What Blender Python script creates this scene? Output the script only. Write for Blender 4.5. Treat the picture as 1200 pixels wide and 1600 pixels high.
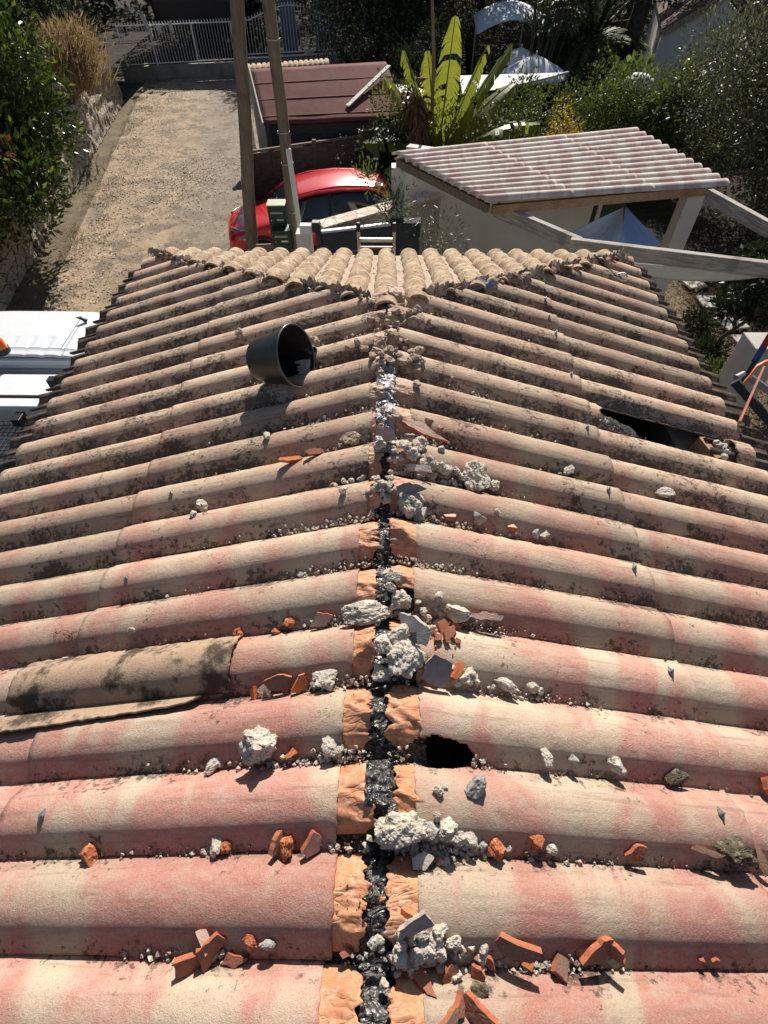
import bpy, bmesh, math, random
import numpy as np
from mathutils import Vector, Matrix, Euler, noise as mn
random.seed(7); rng = np.random.default_rng(7)
R = math.radians
scene = bpy.context.scene
for o in list(bpy.data.objects): bpy.data.objects.remove(o)
col = scene.collection

# ------------------------------------------------------------------ camera
FPX = 826.0
CAM = Vector((0.017, 0.0, 5.8))
cd = bpy.data.cameras.new("camera"); cam = bpy.data.objects.new("camera", cd); col.objects.link(cam)
cam.location = CAM; cam.rotation_euler = Euler((R(39.9), 0, R(0.70)))
cd.sensor_fit = 'VERTICAL'; cd.sensor_height = 36; cd.lens = FPX / 1600 * 36
cd.clip_start = .05; cd.clip_end = 800
scene.camera = cam
RM = cam.rotation_euler.to_matrix()
# ------------------------------------------------------------------ sky and sun
SUN_EL, SUN_AZ = 36.0, 5.0           # azimuth: degrees to the right of +Y
w = bpy.data.worlds.new("World"); scene.world = w; w.use_nodes = True
nt = w.node_tree; bg = nt.nodes['Background']
sky = nt.nodes.new('ShaderNodeTexSky'); sky.sky_type = 'NISHITA'; sky.sun_disc = False
sky.sun_elevation = R(SUN_EL); sky.sun_rotation = R(SUN_AZ)
nt.links.new(sky.outputs[0], bg.inputs[0]); bg.inputs[1].default_value = 0.056
sd = bpy.data.lights.new("sun", 'SUN'); sd.energy = 5.0; sd.angle = R(.5); sd.color = (1, .94, .85)
so = bpy.data.objects.new("sun", sd); col.objects.link(so)
sv = Vector((math.sin(R(SUN_AZ)) * math.cos(R(SUN_EL)), math.cos(R(SUN_AZ)) * math.cos(R(SUN_EL)), math.sin(R(SUN_EL))))
so.rotation_euler = sv.to_track_quat('Z', 'Y').to_euler()
scene.view_settings.view_transform = 'Standard'; scene.view_settings.look = 'None'
scene.view_settings.exposure = 0.55; scene.view_settings.gamma = 1

# ------------------------------------------------------------------ helpers
def ray(px, py):
    return (RM @ Vector(((px - 600) / FPX, (800 - py) / FPX, -1)))
def G(px, py, z=0.0):
    d = ray(px, py); t = (z - CAM.z) / d.z; return CAM + d * t
def F(px, py, y):
    d = ray(px, py); t = y / d.y; return CAM + d * t

class MB:
    def __init__(s): s.v = []; s.f = []
    def add(s, vs, fs):
        n = len(s.v); s.v += [tuple(v) for v in vs]; s.f += [tuple(i + n for i in f) for f in fs]; return s
    def box(s, c, size, rot=None, taper=1.0):
        hx, hy, hz = [a / 2 for a in size]; c = Vector(c)
        vs = []
        for z in (-1, 1):
            k = taper if z > 0 else 1
            for x, y in ((-1, -1), (1, -1), (1, 1), (-1, 1)):
                p = Vector((x * hx * k, y * hy * k, z * hz))
                if rot is not None: p = rot @ p
                vs.append(c + p)
        return s.add(vs, [(3, 2, 1, 0), (4, 5, 6, 7), (0, 1, 5, 4), (1, 2, 6, 5), (2, 3, 7, 6), (3, 0, 4, 7)])
    def beam(s, a, b, wd, ht):
        a = Vector(a); b = Vector(b); d = b - a
        zx = d.normalized(); up = Vector((0, 0, 1))
        if abs(zx.z) > .95: up = Vector((0, 1, 0))
        yy = up.cross(zx).normalized(); zz = zx.cross(yy)
        rot = Matrix((zx, yy, zz)).transposed()
        return s.box((a + b) / 2, (d.length, wd, ht), rot)
    def tube(s, pts, rad, n=10, cap=True, closed=False):
        pts = [Vector(p) for p in pts]
        if not hasattr(rad, '__len__'): rad = [rad] * len(pts)
        vs = []; prev = None
        for i, p in enumerate(pts):
            a = pts[max(i - 1, 0)]; b = pts[min(i + 1, len(pts) - 1)]
            d = (b - a).normalized()
            if prev is None:
                up = Vector((0, 0, 1)) if abs(d.z) < .9 else Vector((1, 0, 0)); x = d.cross(up).normalized()
            else:
                x = (prev - d * prev.dot(d)).normalized()
            prev = x; y = d.cross(x)
            for k in range(n):
                a_ = 2 * math.pi * k / n; vs.append(p + (x * math.cos(a_) + y * math.sin(a_)) * rad[i])
        fs = []
        for i in range(len(pts) - 1):
            for k in range(n):
                k2 = (k + 1) % n; fs.append((i * n + k, i * n + k2, (i + 1) * n + k2, (i + 1) * n + k))
        if cap: fs += [tuple(reversed(range(n))), tuple((len(pts) - 1) * n + k for k in range(n))]
        return s.add(vs, fs)
    def lathe(s, prof, n=28, mat=None, cap=False):
        vs = []; fs = []
        for r, z in prof:
            for k in range(n):
                a = 2 * math.pi * k / n; p = Vector((r * math.cos(a), r * math.sin(a), z)); vs.append(mat @ p if mat else p)
        for i in range(len(prof) - 1):
            for k in range(n):
                k2 = (k + 1) % n; fs.append((i * n + k, i * n + k2, (i + 1) * n + k2, (i + 1) * n + k))
        if cap: fs += [tuple(reversed(range(n))), tuple((len(prof) - 1) * n + k for k in range(n))]
        return s.add(vs, fs)
    def grid(s, fn, nu, nv, skip=None):
        vs = [fn(i / nu, j / nv) for i in range(nu + 1) for j in range(nv + 1)]
        fs = []
        for i in range(nu):
            for j in range(nv):
                q = (i * (nv + 1) + j, (i + 1) * (nv + 1) + j, (i + 1) * (nv + 1) + j + 1, i * (nv + 1) + j + 1)
                if skip and skip((Vector(vs[q[0]]) + Vector(vs[q[2]])) / 2): continue
                fs.append(q)
        return s.add(vs, fs)
    def build(s, name, mat, parent=None, smooth=False, solid=0, bevel=0, offset=-1, loc=None):
        me = bpy.data.meshes.new(name); me.from_pydata(s.v, [], s.f); me.update()
        if smooth:
            me.polygons.foreach_set('use_smooth', [True] * len(me.polygons))
        o = bpy.data.objects.new(name, me); col.objects.link(o)
        me.materials.append(mat)
        if parent is not None: o.parent = parent
        if loc is not None: o.location = loc
        if solid:
            m = o.modifiers.new('s', 'SOLIDIFY'); m.thickness = solid; m.offset = offset
        if bevel:
            m = o.modifiers.new('b', 'BEVEL'); m.width = bevel; m.segments = 2; m.limit_method = 'ANGLE'; m.angle_limit = R(40)
        if smooth:
            try: me.set_sharp_from_angle(angle=R(40))
            except Exception: pass
        return o
def tag(o, label=None, cat=None, group=None, kind=None):
    for k, v in (('label', label), ('category', cat), ('group', group), ('kind', kind)):
        if v: o[k] = v
    return o
def thing(name, label, cat, loc=(0, 0, 0), group=None, rz=0):
    o = bpy.data.objects.new(name, None); col.objects.link(o); o.location = loc; o.rotation_euler = (0, 0, rz)
    o.empty_display_size = .2
    return tag(o, label, cat, group)
# children of an Empty that sits at `loc` are built in world space and shifted
def settle(root):
    bpy.context.view_layer.update()
    inv = root.matrix_world.inverted()
    for c in root.children:
        if not c.get('_loc'):
            c.matrix_local = inv @ c.matrix_local if False else c.matrix_local
    return root

# ------------------------------------------------------------------ materials
class NT:
    def __init__(s, name):
        s.m = bpy.data.materials.new(name); s.m.use_nodes = True; s.t = s.m.node_tree
        s.b = s.t.nodes['Principled BSDF']; s.out = s.t.nodes['Material Output']
    def n(s, typ, **kw):
        x = s.t.nodes.new(typ)
        for k, v in kw.items(): setattr(x, k, v)
        return x
    def l(s, a, b): s.t.links.new(a, b)
    def pos(s, kind='world'):
        if kind == 'world': return s.n('ShaderNodeNewGeometry').outputs['Position']
        return s.n('ShaderNodeTexCoord').outputs['Object']
    def mapv(s, v, sc):
        m = s.n('ShaderNodeMapping'); m.inputs['Scale'].default_value = sc; s.l(v, m.inputs['Vector']); return m.outputs[0]
    def noise(s, v, scale, detail=4, rough=.6, dist=0):
        x = s.n('ShaderNodeTexNoise'); s.l(v, x.inputs['Vector']); x.inputs['Scale'].default_value = scale
        x.inputs['Detail'].default_value = detail; x.inputs['Roughness'].default_value = rough; x.inputs['Distortion'].default_value = dist
        return x.outputs['Fac']
    def vor(s, v, scale, feat='F1', out='Distance'):
        x = s.n('ShaderNodeTexVoronoi'); x.feature = feat; s.l(v, x.inputs['Vector']); x.inputs['Scale'].default_value = scale
        return x.outputs[out]
    def ramp(s, f, a, b, lo=0, hi=1):
        x = s.n('ShaderNodeMapRange'); x.interpolation_type = 'SMOOTHSTEP'
        x.inputs[1].default_value = a; x.inputs[2].default_value = b; x.inputs[3].default_value = lo; x.inputs[4].default_value = hi
        s.l(f, x.inputs[0]); return x.outputs[0]
    def math(s, op, a, b=None):
        x = s.n('ShaderNodeMath', operation=op)
        for i, v in enumerate((a, b)):
            if v is None: continue
            if isinstance(v, (int, float)): x.inputs[i].default_value = v
            else: s.l(v, x.inputs[i])
        return x.outputs[0]
    def mix(s, f, a, b, blend='MIX'):
        x = s.n('ShaderNodeMix', data_type='RGBA', blend_type=blend)
        for sock, v in ((x.inputs[0], f), (x.inputs[6], a), (x.inputs[7], b)):
            if isinstance(v, (int, float)): sock.default_value = v
            elif isinstance(v, tuple): sock.default_value = (*v, 1)
            else: s.l(v, sock)
        return x.outputs[2]
    def bump(s, h, strength=.3, dist=.01):
        x = s.n('ShaderNodeBump'); x.inputs['Strength'].default_value = strength; x.inputs['Distance'].default_value = dist
        s.l(h, x.inputs['Height'])
        s.l(x.outputs[0], s.b.inputs['Normal']); return x
    def base(s, c):
        if isinstance(c, tuple): s.b.inputs['Base Color'].default_value = (*c, 1)
        else: s.l(c, s.b.inputs['Base Color'])
    def set(s, **kw):
        for k, v in kw.items():
            sock = s.b.inputs[k.replace('_', ' ')]
            if hasattr(v, 'node'): s.l(v, sock)
            else: sock.default_value = v
        return s
    def attr(s, name):
        x = s.n('ShaderNodeAttribute'); x.attribute_name = name; return x.outputs['Fac']
    def rnd(s): return s.n('ShaderNodeObjectInfo').outputs['Random']

def rough_mat(name, a, b, scale=4, rough=.9, bscale=60, bstr=.4, bdist=.01, c=None, coord='world', metal=0, spec=.3, cscale=20, cth=(.55, .65)):
    m = NT(name); p = m.pos(coord); n1 = m.noise(p, scale, 6, .65)
    cc = m.mix(m.ramp(n1, .35, .65), a, b)
    if c: cc = m.mix(m.ramp(m.noise(p, cscale, 5, .7), cth[0], cth[1]), cc, c)
    m.base(cc); m.set(Roughness=rough, Metallic=metal); m.b.inputs['Specular IOR Level'].default_value = spec
    m.bump(m.noise(p, bscale, 6, .7), bstr, bdist)
    return m.m
def sheet_mat():
    m = NT('painted_fibre_cement'); p = m.pos()
    row = m.noise(m.mapv(p, (3.0, 1.3, 0)), 1.35, 3, .55, .6)
    band = m.ramp(row, .40, .59)
    pink = m.mix(m.noise(p, 9, 4), (.42, .165, .125), (.50, .255, .20))
    cream = m.mix(m.noise(p, 7, 4), (.45, .345, .24), (.53, .42, .31))
    c0 = m.mix(band, cream, pink)
    # grey-mauve wear on top of the waves
    c0 = m.mix(m.ramp(m.noise(m.mapv(p, (3, 8, 3)), 5, 6, .7), .42, .72, 0, .6), c0, (.49, .355, .29))
    sy = m.n('ShaderNodeSeparateXYZ'); m.l(p, sy.inputs[0])
    # older dusty weathering towards the far end
    far = m.ramp(m.math('ADD', sy.outputs[1], m.math('MULTIPLY', m.noise(p, 3, 4), .9)), .9, 2.7)
    dusty = m.mix(m.ramp(m.noise(p, 6, 5, .7), .35, .65), (.40, .27, .185), (.57, .435, .30))
    c1 = m.mix(m.math('MULTIPLY', far, .70), c0, dusty)
    # fine speckle
    c1 = m.mix(m.ramp(m.noise(p, 220, 3, .7), .5, .74, 0, .45), c1, (.66, .56, .46))
    c1 = m.mix(m.ramp(m.noise(p, 130, 5, .75), .53, .70, 0, .5), c1, (.24, .15, .11))
    c1 = m.mix(m.ramp(m.noise(p, 24, 6, .8), .55, .72, 0, .5), c1, (.30, .20, .15))
    # lichen and black grime, thick on the low flanks
    pr = m.attr('prof')
    mask = m.noise(m.mapv(p, (1.0, 1, 1)), 4.5, 6, .72)
    spots = m.noise(m.mapv(p, (1, 1.3, 1)), 42, 5, .72)
    low = m.math('MULTIPLY', m.math('SUBTRACT', 1.0, pr), .10)
    amt = m.math('ADD', m.math('MULTIPLY', far, .072), low)
    v = m.math('ADD', m.math('ADD', m.math('MULTIPLY', mask, .5), m.math('MULTIPLY', spots, .5)), m.math('ADD', amt, .018))
    lich = m.ramp(v, .62, .70, 0, .88)
    c2 = m.mix(lich, c1, m.mix(m.noise(p, 90, 3), (.035, .028, .022), (.13, .10, .07)))
    och = m.ramp(m.noise(p, 26, 6, .75), .60, .74, 0, .6)
    c2 = m.mix(m.math('MULTIPLY', och, far), c2, (.48, .33, .14))
    st_ = m.noise(m.mapv(p, (2.2, 34, 2)), 1.6, 5, .7)
    c2 = m.mix(m.math('MULTIPLY', m.ramp(st_, .52, .68), m.math('ADD', .38, m.math('MULTIPLY', far, .35))), c2, (.17, .12, .09))
    hsv = m.n('ShaderNodeHueSaturation'); m.l(c2, hsv.inputs['Color']); m.l(m.ramp(m.rnd(), 0, 1, .86, 1.12), hsv.inputs['Value']); c2 = hsv.outputs[0]
    m.base(c2); m.set(Roughness=.86); m.b.inputs['Specular IOR Level'].default_value = .25
    hb = m.math('ADD', m.math('MULTIPLY', m.noise(p, 330, 4, .7), .5), m.math('MULTIPLY', m.noise(p, 45, 6, .75), 1.0))
    hb = m.math('ADD', hb, m.math('MULTIPLY', lich, .5))
    m.bump(hb, .85, .005)
    return m.m
M = {}
M['sheet'] = sheet_mat()
M['channel'] = rough_mat('grimy_channel_tile', (.07, .05, .038), (.17, .12, .09), 9, .95, 80, .6, .006)
def tile_mat():
    m = NT('weathered_terracotta'); p = m.pos(); r = m.rnd()
    c = m.mix(m.ramp(m.noise(p, 7, 5, .7), .35, .65), (.30, .205, .13), (.50, .39, .265))
    c = m.mix(m.ramp(r, .5, 1.0, 0, .5), c, (.46, .30, .20))
    c = m.mix(m.ramp(m.noise(p, 30, 6, .75), .50, .62, 0, .85), c, (.13, .095, .065))
    c = m.mix(m.ramp(m.noise(p, 17, 5, .7), .58, .70, 0, .8), c, (.62, .52, .40))
    m.base(c); m.set(Roughness=.92); m.b.inputs['Specular IOR Level'].default_value = .2
    m.bump(m.noise(p, 80, 7, .75), .7, .008); return m.m
M['tile'] = tile_mat()
def flash_mat():
    m = NT('orange_flashing'); p = m.pos()
    c = m.mix(m.ramp(m.noise(p, 12, 4, .6), .3, .7), (.46, .19, .09), (.60, .29, .15))
    sy = m.n('ShaderNodeSeparateXYZ'); m.l(p, sy.inputs[0])
    far = m.ramp(sy.outputs[1], 1.0, 1.9)
    c = m.mix(m.math('MULTIPLY', far, .8), c, (.40, .27, .19))
    c = m.mix(m.ramp(m.noise(p, 60, 5, .8), .52, .66, 0, .75), c, (.34, .11, .05))
    c = m.mix(m.ramp(m.noise(p, 33, 5, .8), .50, .70, 0, .75), c, (.56, .45, .35))
    m.base(c); m.set(Roughness=.62)
    cr = m.noise(m.mapv(p, (14, 30, 14)), 1, 2, .5, .5)
    ridge = m.math('ABSOLUTE', m.math('SUBTRACT', cr, .5))
    m.bump(m.math('ADD', m.math('MULTIPLY', m.math('POWER', ridge, .6), 2), m.math('MULTIPLY', m.noise(p, 150, 5, .7), .35)), .7, .006)
    return m.m
M['flash'] = flash_mat()
def film_mat(name, a, b, rough, metal):
    m = NT(name); p = m.pos()
    cr = m.noise(m.mapv(p, (20, 34, 20)), 1, 3, .5, .8)
    ridge = m.math('ABSOLUTE', m.math('SUBTRACT', cr, .5))
    c = m.mix(m.ramp(ridge, .0, .09), b, a)
    c = m.mix(m.ramp(m.noise(p, 70, 6, .8), .46, .66, 0, .75), c, (.33, .29, .25))
    m.base(c); m.set(Roughness=m.ramp(m.noise(p, 30, 4), .4, .6, rough, rough + .25), Metallic=metal)
    m.bump(m.math('MULTIPLY', ridge, 3), 1.0, .01); return m.m
M['bitumen'] = film_mat('black_bitumen_film', (.010, .010, .011), (.05, .05, .052), .22, .2)
M['foil'] = film_mat('silver_foil', (.20, .20, .21), (.42, .42, .44), .36, .6)
M['mortar'] = rough_mat('pale_mortar', (.45, .39, .32), (.68, .605, .50), 30, .95, 130, .9, .006, (.25, .23, .20), 'object', cscale=60)
M['mortar_dusty'] = rough_mat('dusty_mortar', (.36, .27, .20), (.50, .40, .31), 30, .95, 130, .9, .006, (.20, .15, .11), 'object', cscale=50)
M['brick'] = rough_mat('crumbly_orange_brick', (.36, .105, .045), (.56, .20, .09), 40, .95, 120, .9, .006, (.60, .45, .36), 'object', cscale=45, cth=(.6, .66))
M['moss'] = rough_mat('mossy_lump', (.06, .05, .035), (.17, .14, .09), 40, 1, 90, 1, .01, (.3, .26, .2), 'object', cscale=70)
M['stone'] = rough_mat('grey_stone', (.30, .28, .26), (.42, .39, .35), 18, .9, 80, .6, .006, (.2, .18, .16), 'object')
def shard_mat(name, face, side):
    m = NT(name); tc = m.n('ShaderNodeTexCoord'); p = tc.outputs['Object']
    sx = m.n('ShaderNodeSeparateXYZ'); m.l(tc.outputs['Normal'], sx.inputs[0])
    top = m.ramp(sx.outputs[2], .6, .75)
    s1 = m.mix(m.ramp(m.noise(p, 50, 5, .7), .35, .65), side, tuple(x * .72 for x in side))
    f1 = m.mix(m.ramp(m.noise(p, 35, 5, .7), .35, .65), face, tuple(x * .8 for x in face))
    c = m.mix(top, s1, f1); c = m.mix(m.ramp(m.noise(p, 90, 4, .8), .6, .75, 0, .6), c, (.6, .5, .42))
    m.base(c); m.set(Roughness=.88); m.b.inputs['Specular IOR Level'].default_value = .25
    m.bump(m.noise(p, 160, 5, .7), .5, .004); return m.m
M['sh_terra'] = shard_mat('terracotta_break', (.34, .135, .085), (.42, .13, .065))
M['sh_orange'] = shard_mat('orange_brick_break', (.58, .20, .08), (.60, .17, .06))
M['sh_pink'] = shard_mat('pinkish_shard', (.52, .36, .29), (.46, .13, .06))
M['sh_brown'] = shard_mat('brown_shard', (.24, .14, .10), (.40, .14, .07))
M['sh_grey'] = shard_mat('grey_slate_shard', (.27, .25, .25), (.45, .38, .33))
M['sh_white'] = shard_mat('cream_shard', (.62, .56, .50), (.45, .38, .32))
M['crumb'] = rough_mat('crumbs', (.36, .32, .265), (.58, .52, .44), 40, .95, 200, .5, .003, (.35, .14, .08), 'object', cscale=35, cth=(.58, .6))
M['grit'] = rough_mat('dark_grit', (.09, .06, .045), (.24, .17, .12), 60, .95, 200, .6, .003, (.40, .33, .26), 'object', cscale=45, cth=(.58, .6))
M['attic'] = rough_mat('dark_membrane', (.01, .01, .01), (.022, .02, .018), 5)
M['render'] = rough_mat('pale_render', (.42, .39, .34), (.50, .46, .41), 1.5, .9, 120, .3, .004)
M['render_white'] = rough_mat('white_render', (.58, .54, .48), (.64, .60, .54), 1.2, .9, 140, .25, .003)
M['paint_white'] = rough_mat('white_painted_post', (.60, .57, .52), (.66, .63, .58), 3, .6, 60, .15, .003)
def wood_mat(name, a, b, axis=(2, 2, 22), c=None, rough=.85):
    m = NT(name); p = m.pos('object'); n1 = m.noise(m.mapv(p, axis), 2.2, 6, .7, .4)
    cc = m.mix(m.ramp(n1, .3, .7), a, b)
    cc = m.mix(m.ramp(m.noise(p, 3, 5, .7), .5, .75, 0, .6), cc, c or tuple(x * .45 for x in a))
    m.base(cc); m.set(Roughness=rough); m.bump(n1, .5, .01); return m.m
M['pole'] = wood_mat('grey_brown_pole_wood', (.13, .09, .06), (.24, .18, .125), (22, 22, 1.2))
M['fence_wood'] = wood_mat('dark_fence_wood', (.07, .052, .038), (.14, .105, .075), (1.5, 8, 26))
M['beam_grey'] = wood_mat('silvered_beam', (.20, .175, .145), (.48, .43, .37), (1.2, 16, 16))
M['beam_tan'] = wood_mat('new_pine_beam', (.36, .19, .09), (.50, .31, .17), (2, 14, 14))
M['batten'] = wood_mat('pale_batten', (.55, .51, .45), (.72, .68, .6), (6, 6, 6))
def plain(name, c, rough=.5, metal=0, coat=0, spec=.5, bump=0, var=.12):
    m = NT(name); p = m.pos('object')
    m.base(m.mix(m.ramp(m.noise(p, 5, 5, .7), .3, .7), tuple(x * (1 - var) for x in c), c)); m.set(Roughness=rough, Metallic=metal)
    m.b.inputs['Specular IOR Level'].default_value = spec; m.b.inputs['Coat Weight'].default_value = coat
    if bump: m.bump(m.noise(p, 60, 4), bump, .004)
    return m.m
M['car_red'] = plain('red_car_paint', (.62, .008, .012), .28, .15, .8, var=.05)
M['glass'] = plain('dark_car_glass', (.012, .017, .02), .06, 0, 0, .8)
M['black'] = plain('black_plastic', (.012, .012, .013), .45)
M['rubber'] = plain('tyre_rubber', (.018, .018, .018), .8)
M['alloy'] = plain('alloy_metal', (.45, .45, .46), .3, .9)
M['chrome'] = plain('aluminium', (.50, .49, .48), .35, .9, bump=.2)
M['galv'] = plain('galvanised_steel', (.42, .42, .42), .4, .8)
M['van_white'] = plain('white_van_paint', (.74, .76, .78), .3, 0, .5, var=.05)
M['off_white'] = plain('dusty_white_panel', (.74, .74, .72), .5, bump=.1)
M['mail_green'] = plain('dark_green_box', (.02, .06, .035), .4, .2)
M['mail_sage'] = plain('sage_lid', (.28, .30, .19), .5)
M['slate_grey'] = plain('anthracite_boards', (.055, .06, .065), .85, 0, 0, .2)
M['edge_grey'] = plain('pale_grey_edge', (.55, .55, .54), .4, .3)
M['white_metal'] = plain('white_painted_metal', (.84, .82, .78), .5)
M['orange_plastic'] = plain('orange_beacon', (.9, .16, .01), .25)
M['strap'] = plain('orange_strap', (.85, .17, .02), .55)
M['copper'] = plain('brownish_orange_tube', (.36, .12, .06), .5)
M['red_label'] = plain('red_sticker', (.5, .03, .02), .5)
M['blue_label'] = plain('blue_sticker', (.04, .09, .25), .5)
M['cloth_w'] = plain('white_canvas', (.66, .66, .66), .85, bump=.2)
M['cloth_b'] = plain('pale_blue_canvas', (.34, .41, .58), .85, bump=.2)
M['blue_door'] = plain('faded_blue_panel', (.10, .17, .24), .6)
M['bucket'] = rough_mat('black_bucket_plastic', (.014, .014, .015), (.022, .021, .021), 8, .38, 40, .15, .002, (.16, .14, .12), 'object', cscale=16, cth=(.60, .80), spec=.5)
M['clay_red'] = rough_mat('dark_red_felt_roof', (.115, .034, .028), (.15, .05, .042), 3, .9, 160, .5, .004, (.19, .09, .07), cscale=9, cth=(.6, .8))
M['shed_dark'] = wood_mat('dark_shed_boards', (.022, .022, .022), (.045, .043, .042), (2, 2, 20))
def stone_wall_mat():
    m = NT('dry_stone'); p = m.pos('world'); q0 = m.mapv(p, (1, 1, 1.5)); vm = m.n('ShaderNodeVectorMath', operation='ADD'); nz = m.n('ShaderNodeTexNoise'); m.l(p, nz.inputs['Vector']); nz.inputs['Scale'].default_value = 3; nz.inputs['Detail'].default_value = 3; sc2 = m.n('ShaderNodeVectorMath', operation='SCALE'); m.l(nz.outputs['Color'], sc2.inputs[0]); sc2.inputs['Scale'].default_value = .35; m.l(q0, vm.inputs[0]); m.l(sc2.outputs[0], vm.inputs[1]); q = vm.outputs[0]
    d = m.n('ShaderNodeTexVoronoi'); d.feature = 'DISTANCE_TO_EDGE'; m.l(q, d.inputs['Vector']); d.inputs['Scale'].default_value = 3.2
    e = m.n('ShaderNodeTexVoronoi'); m.l(q, e.inputs['Vector']); e.inputs['Scale'].default_value = 3.2
    c = m.mix(m.ramp(m.noise(p, 8, 5), .3, .7), (.26, .20, .14), (.44, .36, .27)); sc_ = m.n('ShaderNodeSeparateColor'); m.l(e.outputs['Color'], sc_.inputs[0]); c = m.mix(m.math('MULTIPLY', sc_.outputs[0], .6), c, (.50, .44, .36))
    g = m.ramp(d.outputs['Distance'], .0, .05); c = m.mix(g, (.17, .135, .10), c)
    m.base(c); m.set(Roughness=.95); m.bump(m.math('ADD', g, m.math('MULTIPLY', m.noise(p, 40, 5, .7), .5)), 1, .05); return m.m
M['stonewall'] = stone_wall_mat()
def coping_mat():
    m = NT('crazy_paving_coping'); p = m.pos('world')
    d = m.n('ShaderNodeTexVoronoi'); d.feature = 'DISTANCE_TO_EDGE'; m.l(p, d.inputs['Vector']); d.inputs['Scale'].default_value = 4.5
    e = m.n('ShaderNodeTexVoronoi'); m.l(p, e.inputs['Vector']); e.inputs['Scale'].default_value = 4.5
    sx = m.n('ShaderNodeSeparateColor'); m.l(e.outputs['Color'], sx.inputs[0])
    c = m.mix(sx.outputs[0], (.52, .40, .28), (.64, .58, .50)); g = m.ramp(d.outputs['Distance'], .01, .04)
    m.base(m.mix(g, (.25, .20, .16), c)); m.set(Roughness=.9); m.bump(g, .6, .01); return m.m
M['coping'] = coping_mat()
def drive_mat():
    m = NT('gravel_driveway'); p = m.pos('world')
    sy = m.n('ShaderNodeSeparateXYZ'); m.l(p, sy.inputs[0])
    # driveway axis: grey worn tarmac in the middle, sandy leaf-strewn verge to the left and at the near end
    ax = m.math('ADD', sy.outputs[0], m.math('MULTIPLY', sy.outputs[1], .17))
    wob = m.math('MULTIPLY', m.math('SUBTRACT', m.noise(p, .8, 5, .65), .5), 3.2)
    mid = m.ramp(m.math('ABSOLUTE', m.math('ADD', m.math('ADD', ax, 1.9), wob)), .5, 1.8, 1, 0)
    sand = m.mix(m.ramp(m.noise(p, 3, 6, .7), .35, .65), (.26, .18, .11), (.40, .295, .185))
    grey = m.mix(m.ramp(m.noise(p, 5, 6, .75), .3, .7), (.15, .12, .095), (.25, .205, .16))
    c = m.mix(m.math('MULTIPLY', mid, .8), sand, grey)
    c = m.mix(m.ramp(m.noise(p, 1.3, 6, .75), .46, .60, 0, .85), c, (.12, .09, .062))
    c = m.mix(m.ramp(m.noise(p, 55, 4, .8), .52, .68, 0, .8), c, (.50, .43, .34))
    c = m.mix(m.ramp(m.noise(p, 38, 4, .8), .56, .70, 0, .7), c, (.09, .065, .045))
    m.base(c); m.set(Roughness=.95); m.bump(m.noise(p, 45, 6, .8), .6, .025); return m.m
M['drive'] = drive_mat()
def soil_mat():
    m = NT('dry_grass_soil'); p = m.pos('world')
    c = m.mix(m.ramp(m.noise(p, 2, 6, .7), .35, .65), (.12, .085, .055), (.22, .17, .10))
    c = m.mix(m.ramp(m.noise(p, 28, 5, .8), .5, .65, 0, .8), c, (.34, .27, .17))
    c = m.mix(m.ramp(m.noise(p, 5, 5, .8), .55, .68, 0, .7), c, (.07, .08, .03))
    m.base(c); m.set(Roughness=1.0); m.bump(m.noise(p, 30, 6, .8), 1, .05); return m.m
M['soil'] = soil_mat()
def leaf_mat(name, a, b, rough=.4, trans=.25, third=None, spec=.5):
    m = NT(name); v = m.attr('lv')
    c = m.mix(v, a, b)
    if third: c = m.mix(m.ramp(v, .86, .93), c, third)
    m.base(c); m.set(Roughness=rough); m.b.inputs['Specular IOR Level'].default_value = spec
    if trans:
        tr = m.n('ShaderNodeBsdfTranslucent'); m.l(c if hasattr(c, 'node') else c, tr.inputs[0])
        mx = m.n('ShaderNodeMixShader'); mx.inputs[0].default_value = trans
        m.l(m.b.outputs[0], mx.inputs[1]); m.l(tr.outputs[0], mx.inputs[2]); m.l(mx.outputs[0], m.out.inputs[0])
    return m.m
M['lf_laurel'] = leaf_mat('laurel_leaf', (.028, .055, .010), (.085, .125, .018), .30, .3, (.20, .23, .03), .5)
M['lf_dark'] = leaf_mat('dark_leaf', (.020, .027, .011), (.052, .062, .026), .75, .25, spec=.12)
M['lf_grey'] = leaf_mat('olive_grey_leaf', (.06, .07, .03), (.14, .145, .07), .42, .3, (.28, .28, .18), .45)
M['lf_hedge'] = leaf_mat('hedge_leaf', (.045, .065, .014), (.13, .16, .03), .5, .35, (.22, .24, .06), spec=.35)
M['lf_yellow'] = leaf_mat('yellow_leaf', (.32, .22, .02), (.50, .34, .03), .5, .35)
M['lf_banana'] = leaf_mat('banana_leaf', (.07, .11, .015), (.42, .41, .05), .4, .55)
M['lf_brown'] = leaf_mat('dead_leaf', (.10, .055, .03), (.22, .12, .06), .8, .2)
M['lf_palm'] = leaf_mat('palm_leaf', (.06, .095, .025), (.17, .21, .07), .5, .35)
M['lf_dry'] = leaf_mat('dry_grass', (.22, .15, .07), (.40, .29, .15), .8, .35)
M['lf_fig'] = leaf_mat('fig_leaf', (.07, .11, .02), (.16, .22, .05), .5, .4)
M['lf_red'] = leaf_mat('reddish_leaf', (.10, .025, .012), (.19, .05, .025), .5, .3)
M['lf_garden'] = leaf_mat('garden_leaf', (.016, .026, .008), (.04, .06, .016), .4, .2)
M['bark'] = rough_mat('bark', (.045, .035, .025), (.10, .08, .06), 8, .95, 30, .8, .02)
M['bark_pale'] = rough_mat('dusty_twig', (.14, .11, .08), (.22, .18, .13), 8, .95, 30, .8, .02)
M['litter'] = rough_mat('leaf_litter', (.26, .19, .12), (.50, .42, .32), 40, .9, 50, .2, .01, (.10, .07, .04), 'object', cscale=3)

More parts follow.
